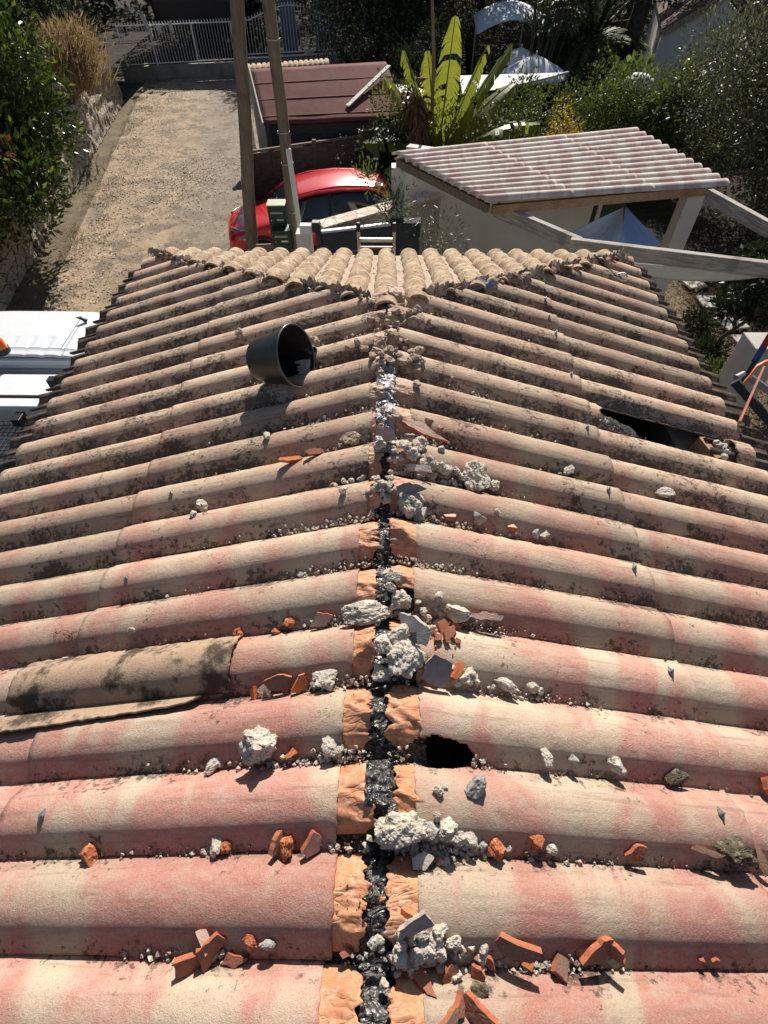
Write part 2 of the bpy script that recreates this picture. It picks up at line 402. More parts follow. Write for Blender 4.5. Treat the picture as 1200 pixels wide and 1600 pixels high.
# ------------------------------------------------------------------ leaves
def leaf_mesh(name, P, D, N, size, mat, parent=None, aspect=.45, fold=.25, jitter=.35):
    n = len(P); P = np.asarray(P, float)
    D = np.asarray(D, float); D /= np.linalg.norm(D, axis=1, keepdims=True) + 1e-9
    N = np.asarray(N, float); S = np.cross(D, N); S /= np.linalg.norm(S, axis=1, keepdims=True) + 1e-9
    N2 = np.cross(S, D)
    L = (size * (1 + jitter * (rng.random(n) * 2 - 1)))[:, None]; W = L * aspect * .5
    V = np.empty((n, 4, 3)); V[:, 0] = P; V[:, 1] = P + D * L * .45 + S * W + N2 * W * fold * 2
    V[:, 2] = P + D * L; V[:, 3] = P + D * L * .45 - S * W + N2 * W * fold * 2
    me = bpy.data.meshes.new(name); me.vertices.add(n * 4); me.vertices.foreach_set('co', V.ravel())
    base = (np.arange(n) * 4)[:, None]; idx = (base + np.array([[0, 1, 2, 0, 2, 3]])).ravel()
    me.loops.add(n * 6); me.loops.foreach_set('vertex_index', idx)
    me.polygons.add(n * 2); me.polygons.foreach_set('loop_start', np.arange(n * 2) * 3); me.polygons.foreach_set('loop_total', np.full(n * 2, 3))
    me.update(calc_edges=True)
    a = me.attributes.new('lv', 'FLOAT', 'POINT'); a.data.foreach_set('value', np.repeat(rng.random(n), 4))
    me.materials.append(mat); o = bpy.data.objects.new(name, me); col.objects.link(o)
    if parent is not None: o.parent = parent
    return o
def runit(n):
    v = rng.normal(size=(n, 3)); return v / np.linalg.norm(v, axis=1, keepdims=True)
def blob_points(clumps, n, shell=.35, squash=1.0):
    """points scattered in the outer part of a set of ellipsoid clumps [(c, (rx,ry,rz))]"""
    wts = np.array([c[1][0] * c[1][1] + c[1][0] * c[1][2] for c in clumps]); wts = wts / wts.sum()
    k = rng.choice(len(clumps), n, p=wts); C = np.array([c[0] for c in clumps])[k]; Rr = np.array([c[1] for c in clumps])[k]
    u = runit(n); r = 1 - shell * rng.random(n) ** 1.3
    r *= 1 + .10 * np.sin(u[:, 0] * 7 + k) * np.cos(u[:, 1] * 6 + k * 2) + .08 * np.sin(u[:, 2] * 13 + k)
    return C + u * Rr * r[:, None], u
def foliage(name, clumps, n, size, mat, parent=None, shell=.4, up=.4, out=1.0, aspect=.45, droop=0, zmin=None):
    P, u = blob_points(clumps, n, shell)
    if zmin is not None:
        k = P[:, 2] > zmin; P = P[k]; u = u[k]; n = len(P)
    D = u * out + runit(n) * .8 + np.array([0, 0, up - droop]); N = u + runit(n) * .7 + np.array([0, 0, .6])
    return leaf_mesh(name, P, D, N, size, mat, parent, aspect)
def clumpify(c, r, n, k=.45, seed=0):
    """small clumps around an ellipsoid"""
    rr = np.random.default_rng(seed); out = []
    for i in range(n):
        u = rr.normal(size=3); u /= np.linalg.norm(u)
        q = .62 + .25 * rr.random(); kk = k * (.7 + .6 * rr.random())
        out.append(((c[0] + u[0] * r[0] * q, c[1] + u[1] * r[1] * q, c[2] + u[2] * r[2] * q), (r[0] * kk, r[1] * kk, r[2] * kk)))
    return out
def trunk(base, top, r0, r1, mat, parent, limbs=5, spread=1.0, seed=1, nm='trunk'):
    rr = random.Random(seed); m = MB(); base = Vector(base); top = Vector(top)
    pts = []
    for i in range(7):
        t = i / 6; p = base.lerp(top, t); p += Vector((rr.uniform(-1, 1), rr.uniform(-1, 1), 0)) * .05 * (top - base).length * math.sin(t * math.pi); pts.append(p)
    m.tube(pts, [r0 + (r1 - r0) * i / 6 for i in range(7)], 9)
    for k in range(limbs):
        a = rr.uniform(0, 6.28); s = pts[rr.randint(2, 5)]
        e = s + Vector((math.cos(a) * spread, math.sin(a) * spread, rr.uniform(.4, 1.1) * spread))
        mid = s.lerp(e, .5) + Vector((rr.uniform(-.1, .1), rr.uniform(-.1, .1), .12)) * spread
        m.tube([s, mid, e], [r1 * .8, r1 * .5, r1 * .15], 7)
    return m.build(nm, mat, parent, smooth=True)

# ================================================================== THE ROOF
ZR = 4.265; TA = .290; W = 2.10; SA = 2.73; SE = 4.70; SB = -2.6
PITCH = {-1: .21, 1: .2155}; S0 = {-1: -.012, 1: -.022}; H = .062
def prof(side, s):
    t = (s - S0[side]) / PITCH[side]; u = abs(2 * (t - math.floor(t)) - 1)
    # broad rounded crest, a defined shoulder, then a straight flank down into a narrow valley
    if u < .50: f = 1 - .25 * (u / .50) ** 2.2
    elif u < .60:
        k = (u - .50) / .10; f = .75 * (1 - k) + .545 * k + .03 * math.sin(k * math.pi)
    else: f = .545 * max(0, 1 - (u - .60) / .37)
    return f
def hipv(s): return max(0, (s - SA) / (SE - SA) * W)
def roofz(x, y):
    side = -1 if x < 0 else 1; v = abs(x)
    if v > W or y > SE or y < SB: return -5
    if y > SA and v < hipv(y):           # on the hip face
        return ZR - TA * W * (y - SA) / (SE - SA) + .05
    return ZR - TA * v + H * prof(side, y) + (.012 if v < 1.11 else .001)
def on_roof(px, py):
    d = ray(px, py); t = .3
    while t < 12:
        p = CAM + d * t
        if p.z < roofz(p.x, p.y): break
        t += .004
    return CAM + d * t, t
def depth_of(p): return (p - CAM).dot(RM @ Vector((0, 0, -1)))

house = thing('tiled_house', 'low house whose hipped roof of faded pink and cream wave tiles fills the view', 'house', (0, 0, 0))
# hole predicates
HC, _ = on_roof(687, 1179)
HC2a, _ = on_roof(945, 640); HC2b, _ = on_roof(1140, 690)
def hole_small(p):
    n = mn.noise(Vector((p.x * 22, p.y * 22, 3))) * .40 + mn.noise(Vector((p.x * 60, p.y * 60, 3))) * .12
    dx = (p.x - HC.x) / .105; dy = (p.y - HC.y) / .036
    return dx * dx + dy * dy < 1 + n
def row_index(side, s): return math.floor((s - S0[side]) / PITCH[side])
HROW = row_index(1, (HC2a.y + HC2b.y) / 2)
def hole_long(p):
    if p.x < HC2a.x - .03 + .05 * mn.noise(Vector((0, p.y * 30, 1))) or p.x > 1.98 + .02 * mn.noise(Vector((1, p.y * 40, 1))): return False
    t = (p.y - S0[1]) / PITCH[1] - HROW
    return .0 + .08 * mn.noise(Vector((p.x * 9, 0, 7))) + max(0, (HC2a.x + .15 - p.x)) * .8 < t < .97 + .04 * mn.noise(Vector((p.x * 14, 5, 7)))
def make_sheet(side, a, b, v0, v1, lift, seed, parent, skip=None, vj=0, solid=.007):
    p = PITCH[side]; sa = S0[side] + a * p; sb = S0[side] + b * p
    ns = int((b - a) * (84 if skip else 22)); nv = max(8, int((v1 - v0) / (.005 if skip else .022)))
    rr = random.Random(seed); dz = rr.uniform(-.002, .002); V = []; PR = []
    wj = {}
    for i in range(ns + 1):
        s = sa + (sb - sa) * i / ns; k = math.floor((s - S0[side]) / p)
        if k not in wj: wj[k] = rr.uniform(-.012, .012)
        f = prof(side, s)
        h0 = v0 + (wj[k] + .006 * mn.noise(Vector((s * 60, seed, 0))) if vj else 0)
        hv = hipv(s)
        st = max(h0, hv + .02 + .02 * mn.noise(Vector((s * 30, seed, 5)))); en = v1 + .006 * mn.noise(Vector((s * 40, seed, 9)))
        if st > en - .01: st = en - .01
        for j in range(nv + 1):
            v = st + (en - st) * j / nv
            q = Vector((v * 5, s * 5, seed))
            z = ZR - TA * v + H * f + lift + dz + .0025 * mn.noise(q) + .0012 * mn.noise(q * 5) - .004 * math.sin(math.pi * min(1, max(0, (v - st) / (en - st)))) * (mn.noise(Vector((seed, k, 3))))
            V.append((side * v, s + .0015 * mn.noise(q * 3), z)); PR.append(f)
    fs = []
    for i in range(ns):
        for j in range(nv):
            q = (i * (nv + 1) + j, (i + 1) * (nv + 1) + j, (i + 1) * (nv + 1) + j + 1, i * (nv + 1) + j + 1)
            c = (Vector(V[q[0]]) + Vector(V[q[2]])) / 2
            if skip and skip(c): continue
            if hipv(c.y) > abs(c.x) + .02: continue
            fs.append(q if side < 0 else tuple(reversed(q)))
    if not fs: return None
    me = bpy.data.meshes.new('roof_sheet'); me.from_pydata(V, [], fs); me.update()
    at = me.attributes.new('prof', 'FLOAT', 'POINT'); at.data.foreach_set('value', PR)
    me.polygons.foreach_set('use_smooth', [True] * len(me.polygons))
    me.materials.append(M['sheet']); o = bpy.data.objects.new('roof_sheet', me); col.objects.link(o); o.parent = parent
    m = o.modifiers.new('s', 'SOLIDIFY'); m.thickness = solid; m.offset = -1; m.use_even_offset = False
    return o
JOINT = {-1: 1.13, 1: 1.075}
_ys = [1400, 1240, 1110, 1010, 925, 845, 780, 725, 668, 620, 575]
EDGE = {sd_: ([abs(on_roof(x_, y_)[0].x) for x_, y_ in zip(xs_, _ys)][:10] + [.06] * 6) for sd_, xs_ in ((-1, [523, 530, 537, 548, 553, 565, 571, 572, 585, 580, 583]), (1, [660, 652, 650, 648, 650, 650, 645, 655, 646, 646, 655]))}
for side in (-1, 1):
    bands = [(-13, -8), (-8, -3), (-3, 0)] + [(k, k + 1) for k in range(0, 10)] + [(10, 14), (14, 18), (18, 22)]
    smax = (SE - S0[side]) / PITCH[side]
    for n, (a, b) in enumerate(bands):
        b = min(b, smax - .02)
        if b <= a: continue
        e = EDGE[side][a] if 0 <= a < 14 else (.11 if a < 0 else .06)
        sk = None
        if side == 1 and a <= row_index(1, HC.y) + 1 and b >= row_index(1, HC.y) and a >= 0: sk = hole_small
        jj = JOINT[side] + random.uniform(-.006, .006)
        make_sheet(side, a, b, e, jj, .011, n * 7 + side, house, sk, vj=1)
    for n, (a, b) in enumerate([(-13, -7), (-7, -2), (-2, 3), (3, 8), (8, 13), (13, 18), (18, 22)]):
        b = min(b, smax - .02)
        if b <= a: continue
        make_sheet(side, a, b, JOINT[side] - .12, W, 0, n * 5 + side + 50, house, hole_long if side == 1 else None)
# channel tiles showing below the eave noses
for side in (-1, 1):
    p = PITCH[side]
    for k in range(-4, 22):
        s = S0[side] + k * p
        if s > SE - .05: break
        jt = random.uniform(-.03, .04); rot = random.uniform(-.06, .06)
        def fn(u, v, s=s, jt=jt, rot=rot):
            a = (u - .5) * 2; vv = W - .28 + (.45 + jt) * v
            return (side * vv, s + a * .075 + rot * v * .3, ZR - TA * vv - .018 + .042 * a * a - .006)
        MB().grid(fn, 8, 6).build('channel_tile', M['channel'], house, True, solid=.012)
# underside: deck, walls
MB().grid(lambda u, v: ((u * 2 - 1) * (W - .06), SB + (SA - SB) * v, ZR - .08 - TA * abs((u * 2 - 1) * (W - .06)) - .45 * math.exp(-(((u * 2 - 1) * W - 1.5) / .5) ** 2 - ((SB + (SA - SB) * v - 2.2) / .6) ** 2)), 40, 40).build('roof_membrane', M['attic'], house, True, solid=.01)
def wall_ring():
    m = MB(); x = W - .28; y0 = SB + .1; y1 = SE - .28; zt = ZR - TA * (W - .2) - .09
    for a, b in (((-x, y0), (-x, y1)), ((x, y1), (x, y0)), ((-x, y1), (x, y1)), ((x, y0), (-x, y0))):
        m.beam((*a, zt / 2), (*b, zt / 2), .18, zt)
    return m
for a, b in (((-1, 0), (-1, 1)), ((1, 0), (1, 1))):
    x = a[0] * (W - .28); MB().box((x, (SB + SE) / 2 - .1, 1.82), (.2, SE - SB - .5, 3.64)).build('wall', M['render'], house)
MB().box((0, SE - .27, 1.815), (2 * W - .76, .2, 3.63)).build('wall', M['render'], house)
MB().box((0, SB + .2, 1.815), (2 * W - .76, .2, 3.63)).build('wall', M['render'], house)
for sx in (-1, 1):
    MB().box((sx * (W - .10), (SB + SE) / 2, ZR - TA * W - .09), (.025, SE - SB - .1, .14)).build('eave_board', M['fence_wood'], house)
MB().box((0, SE - .02, ZR - TA * W - .09), (2 * W - .3, .025, .14)).build('eave_board', M['fence_wood'], house)

# orange flashing strips, one on each wave, and the black film in the gap
def ragged(s, seed, amp): return amp * (mn.noise(Vector((s * 38, seed, 0))) + .6 * mn.noise(Vector((s * 110, seed, 4))))
INNER = {-1: [.026, .008, .026, .020, .02, .018, .012, .01, .01], 1: [.022, .04, .02, .024, .03, .022, .012, .015, .01]}
for side in (-1, 1):
    p = PITCH[side]
    for k in range(-4, 14):
        e = (EDGE[side][k] if 0 <= k < 14 else (.11 if k < 0 else .06)) + .04; inn = INNER[side][k] if 0 <= k < 9 else (.03 if k < 0 else .006)
        t0 = (.07, .15, .10)[k % 3] if k < 7 else .02; t1 = .97
        if side == 1 and k in (3,): t0 = .55
        if side == 1 and k == 4: t0 = .40
        if side == 1 and k == 1: t0 = .35
        rr = random.Random(k * 3 + side)
        wr = [(rr.uniform(.1, .9), rr.uniform(.004, .009), rr.uniform(-.6, .6)) for _ in range(5)]
        def fn(u, v):
            s = S0[side] + (k + t0 + (t1 - t0) * u) * p
            vi = inn + ragged(s, k * 2 + side, .021) + .02 * (2 * u - 1) ** 4
            x = vi + (e - vi) * v; q = Vector((x * 45, s * 60, k))
            zz = ZR - TA * x + H * prof(side, s) + .0015
            for c, a, sl in wr:
                d = (u - c - sl * (v - .5)) * 14; zz += a * math.exp(-d * d) * (1 - v * .6) * (1 if v < .8 else .2)
            zz += .0035 * mn.noise(q) * (1 - v) + .003 * mn.noise(q * 2.2) * (1 - v)
            zz -= .012 * max(0, 1 - v * 5) * max(0, mn.noise(Vector((s * 20, k, 2))) + .3)
            return (side * x, s, zz)
        MB().grid(fn, 44, 18, hole_small if side == 1 else None).build('flashing_strip', M['flash'], house, True, solid=.0018)
def film(y0, y1, mat, x0, x1, dz, seed, nm='ridge_film'):
    n = int((y1 - y0) / .006)
    def fn(u, v):
        y = y0 + (y1 - y0) * u; a = x0 + ragged(y, seed, .012); b = x1 + ragged(y, seed + 5, .012); x = a + (b - a) * v
        side = -1 if x < 0 else 1; wob = prof(-1, y) * (.5 - x * 5 if abs(x) < .1 else (1 if x < 0 else 0)) + prof(1, y) * (.5 + x * 5 if abs(x) < .1 else (0 if x < 0 else 1))
        q = Vector((x * 22, y * 26, seed)); c = math.exp(-(x / .06) ** 4) * abs(mn.noise(q)) * .030 + math.exp(-(x / .08) ** 4) * abs(mn.noise(q * 2.1)) * .010 + abs(mn.noise(q * 5)) * .001
        return (x, y, ZR - TA * abs(x) * .6 + H * wob * .82 + dz + c - .006)
    MB().grid(fn, n, 22).build(nm, mat, house, True, solid=.001)
film(-1.0, 1.95, M['bitumen'], -.13, .13, -.022, 1)
film(1.95, SA + .1, M['mortar_dusty'], -.07, .07, -.016, 2, 'mortar_bed')
film(1.55, 2.16, M['foil'], -.040, .045, .014, 3, 'foil_strip')
film(.28, .40, M['bitumen'], -.035, .028, .012, 4, 'foil_strip')

# ---- hip face of canal tiles
def hipface(x, y, dz=0): return Vector((x, y, ZR - TA * W * (y - SA) / (SE - SA) + dz))
MB().grid(lambda u, v: (lambda y, x: (x, y, hipface(x, y).z + .012 + .02 * abs(math.sin(x / .19 * math.pi)) * 0 + .008 * mn.noise(Vector((x * 30, y * 30, 1)))))(SA - .02 + (SE - SA + .0) * u, (v * 2 - 1) * (W - .02) * max(.015, u)), 60, 80).build('tile_bedding', M['mortar_dusty'], house, True, solid=.02)
sl = math.atan(TA * W / (SE - SA))
def canal(x, y, L, r0, r1, lift, seed, tilt=0, yaw=0):
    """cover tile whose lower (eave) end is at y"""
    rr = random.Random(seed); m = MB(); c = hipface(x, y, lift)
    chip = rr.uniform(0, 5)
    def fn(u, v):
        a = math.pi * (.02 + .96 * u); r = (r0 + (r1 - r0) * v) * (1 + .03 * mn.noise(Vector((u * 4, v * 3, seed))))
        ll = -v * L + .010 * mn.noise(Vector((u * 6, seed, chip))) * (1 if v < .5 else 2)
        px = math.cos(a) * r; pz = math.sin(a) * r * .92 + .003 * mn.noise(Vector((u * 9, v * 9, seed)))
        px, ll = px * math.cos(yaw) - ll * math.sin(yaw), px * math.sin(yaw) + ll * math.cos(yaw)
        yy = ll * math.cos(sl + tilt); zz = -ll * math.sin(sl + tilt) + pz
        return (c.x + px, c.y + yy, c.z + zz)
    m.grid(fn, 14, 10); return m
seed = 0
PX_H = .189
for i in range(-10, 11):
    x = i * PX_H - .012; y = SE + .03
    top = SA + (abs(x) / W) * (SE - SA)
    n = 0
    while y > top + .02:
        L = .36; seed += 1
        if y - L < top - .05: L = max(.12, y - top + .05)
        lift = .008 + (0.006 if n else 0)
        m = canal(x + random.uniform(-.006, .006), y + random.uniform(-.012, .012), L, .078, .064, lift + .012, seed, tilt=R(-2.2), yaw=random.uniform(-.03, .03))
        m.build('canal_tile', M['tile'], house, True, solid=.011); y -= .285; n += 1
# ---- rocks and shards
def rock_mb(r, seed, flat=(1, 1, 1), cuts=4, rough=.22, sub=3):
    rr = random.Random(seed); bm = bmesh.new(); bmesh.ops.create_icosphere(bm, subdivisions=sub, radius=1)
    planes = []
    for _ in range(cuts):
        n = Vector((rr.gauss(0, 1), rr.gauss(0, 1), rr.gauss(0, 1))).normalized(); planes.append((n, rr.uniform(.45, .8)))
    rot = Euler((rr.uniform(0, 6), rr.uniform(0, 6), rr.uniform(0, 6))).to_matrix()
    sc = Vector((rr.uniform(.8, 1.2) * flat[0], rr.uniform(.7, 1.1) * flat[1], rr.uniform(.6, .9) * flat[2]))
    out = []
    for v in bm.verts:
        p = v.co.copy()
        for n, d in planes:
            k = p.dot(n)
            if k > d: p -= n * (k - d) * .92
        q = p * 1.7 + Vector((seed, 0, 0))
        p *= 1 + rough * mn.noise(q) + rough * .6 * mn.noise(q * 2.6) + rough * .32 * mn.noise(q * 6) + rough * .18 * mn.noise(q * 14) + rough * .12 * mn.noise(q * 30)
        p = Vector((p.x * sc.x, p.y * sc.y, p.z * sc.z)); p = Euler((0, 0, rr.random() * 0)).to_matrix() @ p
        out.append(p * r)
    f = [tuple(v.index for v in fc.verts) for fc in bm.faces]; bm.free()
    m = MB(); m.add(out, f); return m
def shard_mb(r, seed, th=.014, bend=.5, n=None, asp=.7):
    rr = random.Random(seed); n = n or rr.choice((4, 4, 5, 5, 6)); a0 = rr.uniform(0, 6.28)
    ang = sorted(a0 + (i + rr.uniform(-.32, .32)) * 2 * math.pi / n for i in range(n))
    poly = [Vector((math.cos(a) * r * rr.uniform(.8, 1.1), math.sin(a) * r * asp * rr.uniform(.75, 1.1), 0)) for a in ang]
    ring = []
    for i in range(n):
        a, b = poly[i], poly[(i + 1) % n]
        for k in range(5):
            p = a.lerp(b, k / 5); q = p * (60)
            p += Vector((mn.noise(q + Vector((seed, 0, 0))), mn.noise(q + Vector((0, seed, 0))), 0)) * r * (.10 if k else .03); ring.append(p)
    N = len(ring); V = []; Fs = []
    levels = [1, .55]
    def bz(p): return bend * (p.x * p.x) / (r * 4)
    for zz, sg in ((th / 2, 1), (-th / 2, -1)):
        for lv in levels:
            for p in ring:
                q = p * lv; inset = .94 if sg < 0 else 1
                V.append(Vector((q.x * inset, q.y * inset, zz - bz(q) + .0008 * mn.noise(q * 150))))
        V.append(Vector((0, 0, zz)))
    h = 2 * N + 1
    for i in range(N):
        j = (i + 1) % N
        Fs += [(i, j, N + j, N + i), (N + i, N + j, 2 * N), (h + j, h + i, h + N + i, h + N + j), (h + N + j, h + N + i, h + 2 * N), (j, i, h + i, h + j)]
    m = MB(); m.add(V, Fs); return m
DEB = 0
def debris(px, py, w_px, kind, label, group=None, cat=None, name=None, tilt=None, yaw=None, th=.28, lift=0, sink=.35, asp=None, bend=None, flat=(1, 1, 1)):
    global DEB; DEB += 1; rr = random.Random(DEB * 13 + 5)
    p, t = on_roof(px, py); r = w_px * .5 * depth_of(p) / FPX * (1.08 if kind in ('mortar', 'mortar_dusty', 'moss', 'stone') else 1.16)
    if kind in ('mortar', 'mortar_dusty', 'moss', 'stone', 'brick'):
        mb = rock_mb(r, DEB, flat=flat, cuts=6 if kind in ('stone', 'brick') else 4, rough=.26 if kind != 'stone' else .14, sub=5 if w_px > 40 else 4 if w_px > 17 else 3)
        o = mb.build(name or ('brick_bit' if kind == 'brick' else 'mortar_lump' if 'mortar' in kind else 'moss_lump' if kind == 'moss' else 'stone'), M[kind], smooth=False)
        o.location = p + Vector((0, 0, r * (1 - sink) * .7 + lift)); o.rotation_euler = (0, 0, rr.uniform(0, 6.28) if yaw is None else yaw)
        cat = cat or ('brick bit' if kind == 'brick' else 'mortar' if 'mortar' in kind else 'moss' if kind == 'moss' else 'stone')
    else:
        mb = shard_mb(r, DEB, th=max(.005, min(.016, r * th * 2)), asp=asp or rr.uniform(.6, .85), bend=min(bend, .5) if bend is not None else rr.uniform(0, .45))
        o = mb.build(name or 'tile_shard', M[kind], smooth=False)
        tl = tilt if tilt is not None else (rr.uniform(-.6, .6), rr.uniform(-.5, .5))
        o.location = p + Vector((0, 0, r * (.18 + .45 * max(abs(tl[0]), abs(tl[1]))) + .004 + lift))
        o.rotation_euler = (tl[0], tl[1], rr.uniform(0, 6.28) if yaw is None else yaw)
        cat = cat or 'tile shard'
    return tag(o, label, cat, group)

D_ = debris
# left slope, near
D_(303, 1502, 58, 'sh_terra', 'flat reddish shard, lowest left one of the pile in the valley at bottom left', tilt=(.9, .2), yaw=.5, asp=.6)
D_(330, 1487, 62, 'sh_terra', 'long reddish tile shard tilted across the middle of the pile at bottom left', tilt=(.7, -.3), yaw=.9, asp=.5)
D_(322, 1473, 36, 'sh_pink', 'dusty pink-faced shard at the back of the pile at bottom left', tilt=(-.3, .3), lift=.01)
D_(371, 1497, 38, 'sh_terra', 'rounded terracotta shard at the right end of the pile at bottom left', tilt=(.3, -.3))
D_(393, 1471, 24, 'brick', 'small bright orange brick bit behind the pile at bottom left', tilt=(.6, .2), th=.5)
D_(419, 1476, 26, 'stone', 'dark grey stone in the bottom left valley right of the terracotta pile', flat=(1, .8, .8))
D_(143, 1338, 33, 'brick', 'lone crumbly orange brick bit in the valley at far lower left', tilt=(.5, .3), th=.6)
D_(338, 1321, 24, 'mortar', 'pale mortar lump beside a small orange bit, third valley from below on the left')
D_(322, 1329, 13, 'mortar', 'tiny pale mortar bead left of the pale lump in the lower left valley')
D_(355, 1324, 22, 'brick', 'small orange bit touching a pale mortar lump on the lower left', tilt=(.5, -.4), th=.6)
D_(435, 1318, 36, 'sh_brown', 'upright brown-faced shard leaning on an orange brick bit', tilt=(1.1, .1), yaw=1.2, asp=.5, th=.3)
D_(450, 1320, 34, 'brick', 'orange brick bit leaning on the brown-faced shard', tilt=(.9, .5), th=.5, asp=.6)
D_(489, 1322, 42, 'sh_pink', 'chunky pinkish brick shard with red underside, nearest the black film on the lower left', tilt=(.8, -.4), yaw=1.0, th=.5, asp=.6)
D_(406, 1170, 62, 'mortar', 'big angular sandy stone casting a long shadow on the left slope', cat='stone', name='stone', sink=.1, flat=(1.0, .8, 1.2), yaw=.6)
D_(457, 1179, 32, 'sh_orange', 'flat orange shard lying right of the big sandy stone', tilt=(.2, .1), th=.2, asp=.45, yaw=.2)
D_(336, 1196, 26, 'mortar', 'small grey-white stone left of the big sandy stone', flat=(1.2, .8, .7))
D_(515, 1167, 26, 'mortar', 'grey mortar lump in the valley right of the flat orange shard')
D_(531, 1174, 18, 'mortar', 'small pale lump against the orange flashing right of the flat orange shard')
D_(501, 975, 44, 'sh_pink', 'grey-pink faced tile shard with red broken edge, resting in a left valley', tilt=(.7, -.15), yaw=.1, th=.45, asp=.6)
D_(374, 993, 19, 'brick', 'small brick-red cube-like bit alone on the left slope', th=.9)
D_(432, 989, 14, 'brick', 'tiny red bit between the red cube-like bit and the grey-pink shard', th=.7)
D_(454, 974, 17, 'brick', 'dark red bit leaning behind the row of pebbles left of the grey-pink shard', tilt=(1, .3), th=.5)
D_(440, 1072, 46, 'sh_brown', 'rounded brown-grey shard standing up in a left valley', tilt=(.75, 0), yaw=0, bend=.6, asp=.6)
D_(472, 1072, 32, 'sh_orange', 'orange shard leaning right of the rounded brown-grey shard', tilt=(.7, -.3), yaw=.8)
D_(417, 1083, 28, 'sh_pink', 'pale orange shard below the rounded brown-grey shard', tilt=(.4, .3), th=.4)
D_(399, 1089, 24, 'sh_orange', 'leftmost small orange sliver in front of the rounded brown-grey shard', tilt=(.5, .6), asp=.5)
D_(511, 1060, 34, 'mortar', 'rough grey mortar lump right of the orange shards on the left slope')
D_(494, 1064, 20, 'mortar', 'small mortar lump between orange shards and rough grey lump')
D_(572, 968, 62, 'mortar', 'flat pale mortar slab bridging the flashing at the ridge', sink=.1, flat=(1.3, .6, .45), yaw=.1)
D_(318, 796, 26, 'mortar', 'upright pale mortar chip on the left slope below the bucket', sink=.1, flat=(.8, .6, 1.2))
D_(303, 806, 13, 'mortar', 'tiny grey chip just left of the upright pale mortar chip')
D_(472, 901, 17, 'stone', 'small lone grey pebble on the left slope halfway up')
D_(455, 722, 34, 'sh_orange', 'thin orange sliver pointing left below the bucket', tilt=(.1, .1), th=.15, asp=.25, yaw=.2)
D_(492, 712, 30, 'sh_terra', 'dusty red sliver right of the thin orange sliver', tilt=(.3, .2), asp=.4, yaw=.3)
D_(418, 684, 17, 'mortar', 'small round white disc-like chip below the bucket', flat=(1.1, .9, .45))
D_(490, 540, 22, 'mortar_dusty', 'pinkish stone standing just right of the bucket rim', lift=.0)
D_(207, 988, 18, 'mortar', 'small mortar chip at far left above the broken sheet', flat=(.7, .7, 1.2))
D_(104, 1035, 17, 'mortar', 'pitted white lump in the valley right above the broken sheet')
D_(602, 688, 40, 'sh_pink', 'curved pale tile shard standing at the ridge below the silver foil', tilt=(.8, .5), asp=.5, bend=1)
D_(548, 690, 26, 'mortar_dusty', 'tan mortar stone left of the ridge below the silver foil')
D_(375, 524, 16, 'mortar_dusty', 'small tan chip up-slope left of the bucket')
# right slope, near
D_(743, 755, 46, 'mortar', 'large pale mortar stone casting a shadow beside the ridge rubble on the right slope', sink=.1)
D_(772, 763, 20, 'mortar', 'rounded mortar stone immediately right of the large pale one', sink=.2)
D_(746, 813, 25, 'stone', 'squarish grey stone on the right slope below the large pale stone', flat=(1, .9, .8))
D_(702, 811, 20, 'sh_pink', 'pinkish chip left of the squarish grey stone', tilt=(.4, 0))
D_(799, 827, 18, 'sh_pink', 'flat pink chip right of the squarish grey stone', tilt=(.3, .2), th=.4)
D_(837, 836, 15, 'stone', 'left one of two touching pebbles on the right slope')
D_(851, 838, 18, 'mortar', 'right one of two touching pebbles on the right slope')
D_(888, 737, 18, 'mortar', 'flattish tan pebble high on the right slope', flat=(1.3, .8, .6))
D_(1036, 772, 20, 'mortar', 'flat white oval pebble at the right', flat=(1.5, .8, .5), yaw=0)
D_(714, 962, 36, 'mortar', 'bright white mortar stone at the head of a right valley', flat=(1.1, .8, .8))
D_(758, 970, 60, 'sh_pink', 'long thin curved tile sliver right of the bright white mortar stone', tilt=(.35, .1), asp=.25, th=.12, yaw=-.1, bend=.4)
D_(640, 985, 50, 'sh_white', 'cream tile piece standing on edge at the ridge above the big mortar chunk', tilt=(.9, -.5), asp=.5, yaw=-.7, lift=.02)
D_(655, 1003, 46, 'sh_grey', 'grey tile piece propped over orange flashing above the big mortar chunk', tilt=(.3, -.4), asp=.6, yaw=.5, lift=.01)
for i, (x, y, s) in enumerate([(690, 985, 26), (703, 992, 24), (697, 1000, 18), (712, 981, 16), (683, 998, 18), (716, 1003, 12), (676, 988, 14)]):
    D_(x, y, s, 'sh_terra', 'small shattered red tile chip below the bright white mortar stone', 'shattered red chips', tilt=(random.uniform(-.5, .5), random.uniform(-.5, .5)))
D_(681, 1055, 54, 'sh_grey', 'pale grey triangular shard standing in the valley right of the big mortar chunk', tilt=(.75, -.1), yaw=.4, asp=.8, th=.2, bend=0)
D_(714, 1051, 28, 'sh_orange', 'small pale orange corner piece behind the grey triangular shard', tilt=(.7, .2))
D_(728, 1060, 34, 'mortar', 'mortar lump right of the grey triangular shard', sink=.3)
D_(786, 1071, 30, 'mortar', 'elongated grey mortar lump further down the valley of the grey triangle', flat=(1.2, .7, .8), yaw=-.5)
D_(831, 1077, 18, 'mortar', 'last mortar lump down the valley of the grey triangle')
D_(844, 1081, 11, 'mortar', 'tiny mortar bead right beside the last lump of that valley')
D_(741, 1229, 36, 'stone', 'rough grey stone alone on a crest below the dark hole', sink=.25, flat=(1, .8, .9))
D_(684, 1237, 18, 'mortar', 'small white stone left of the rough grey stone below the dark hole', sink=.1)
D_(694, 1228, 11, 'mortar', 'tiny pebble behind the small white stone below the dark hole')
D_(850, 1185, 28, 'mortar', 'pale stone with a shadow, nearest to the dark hole in its valley', sink=.1, flat=(1, .8, .9))
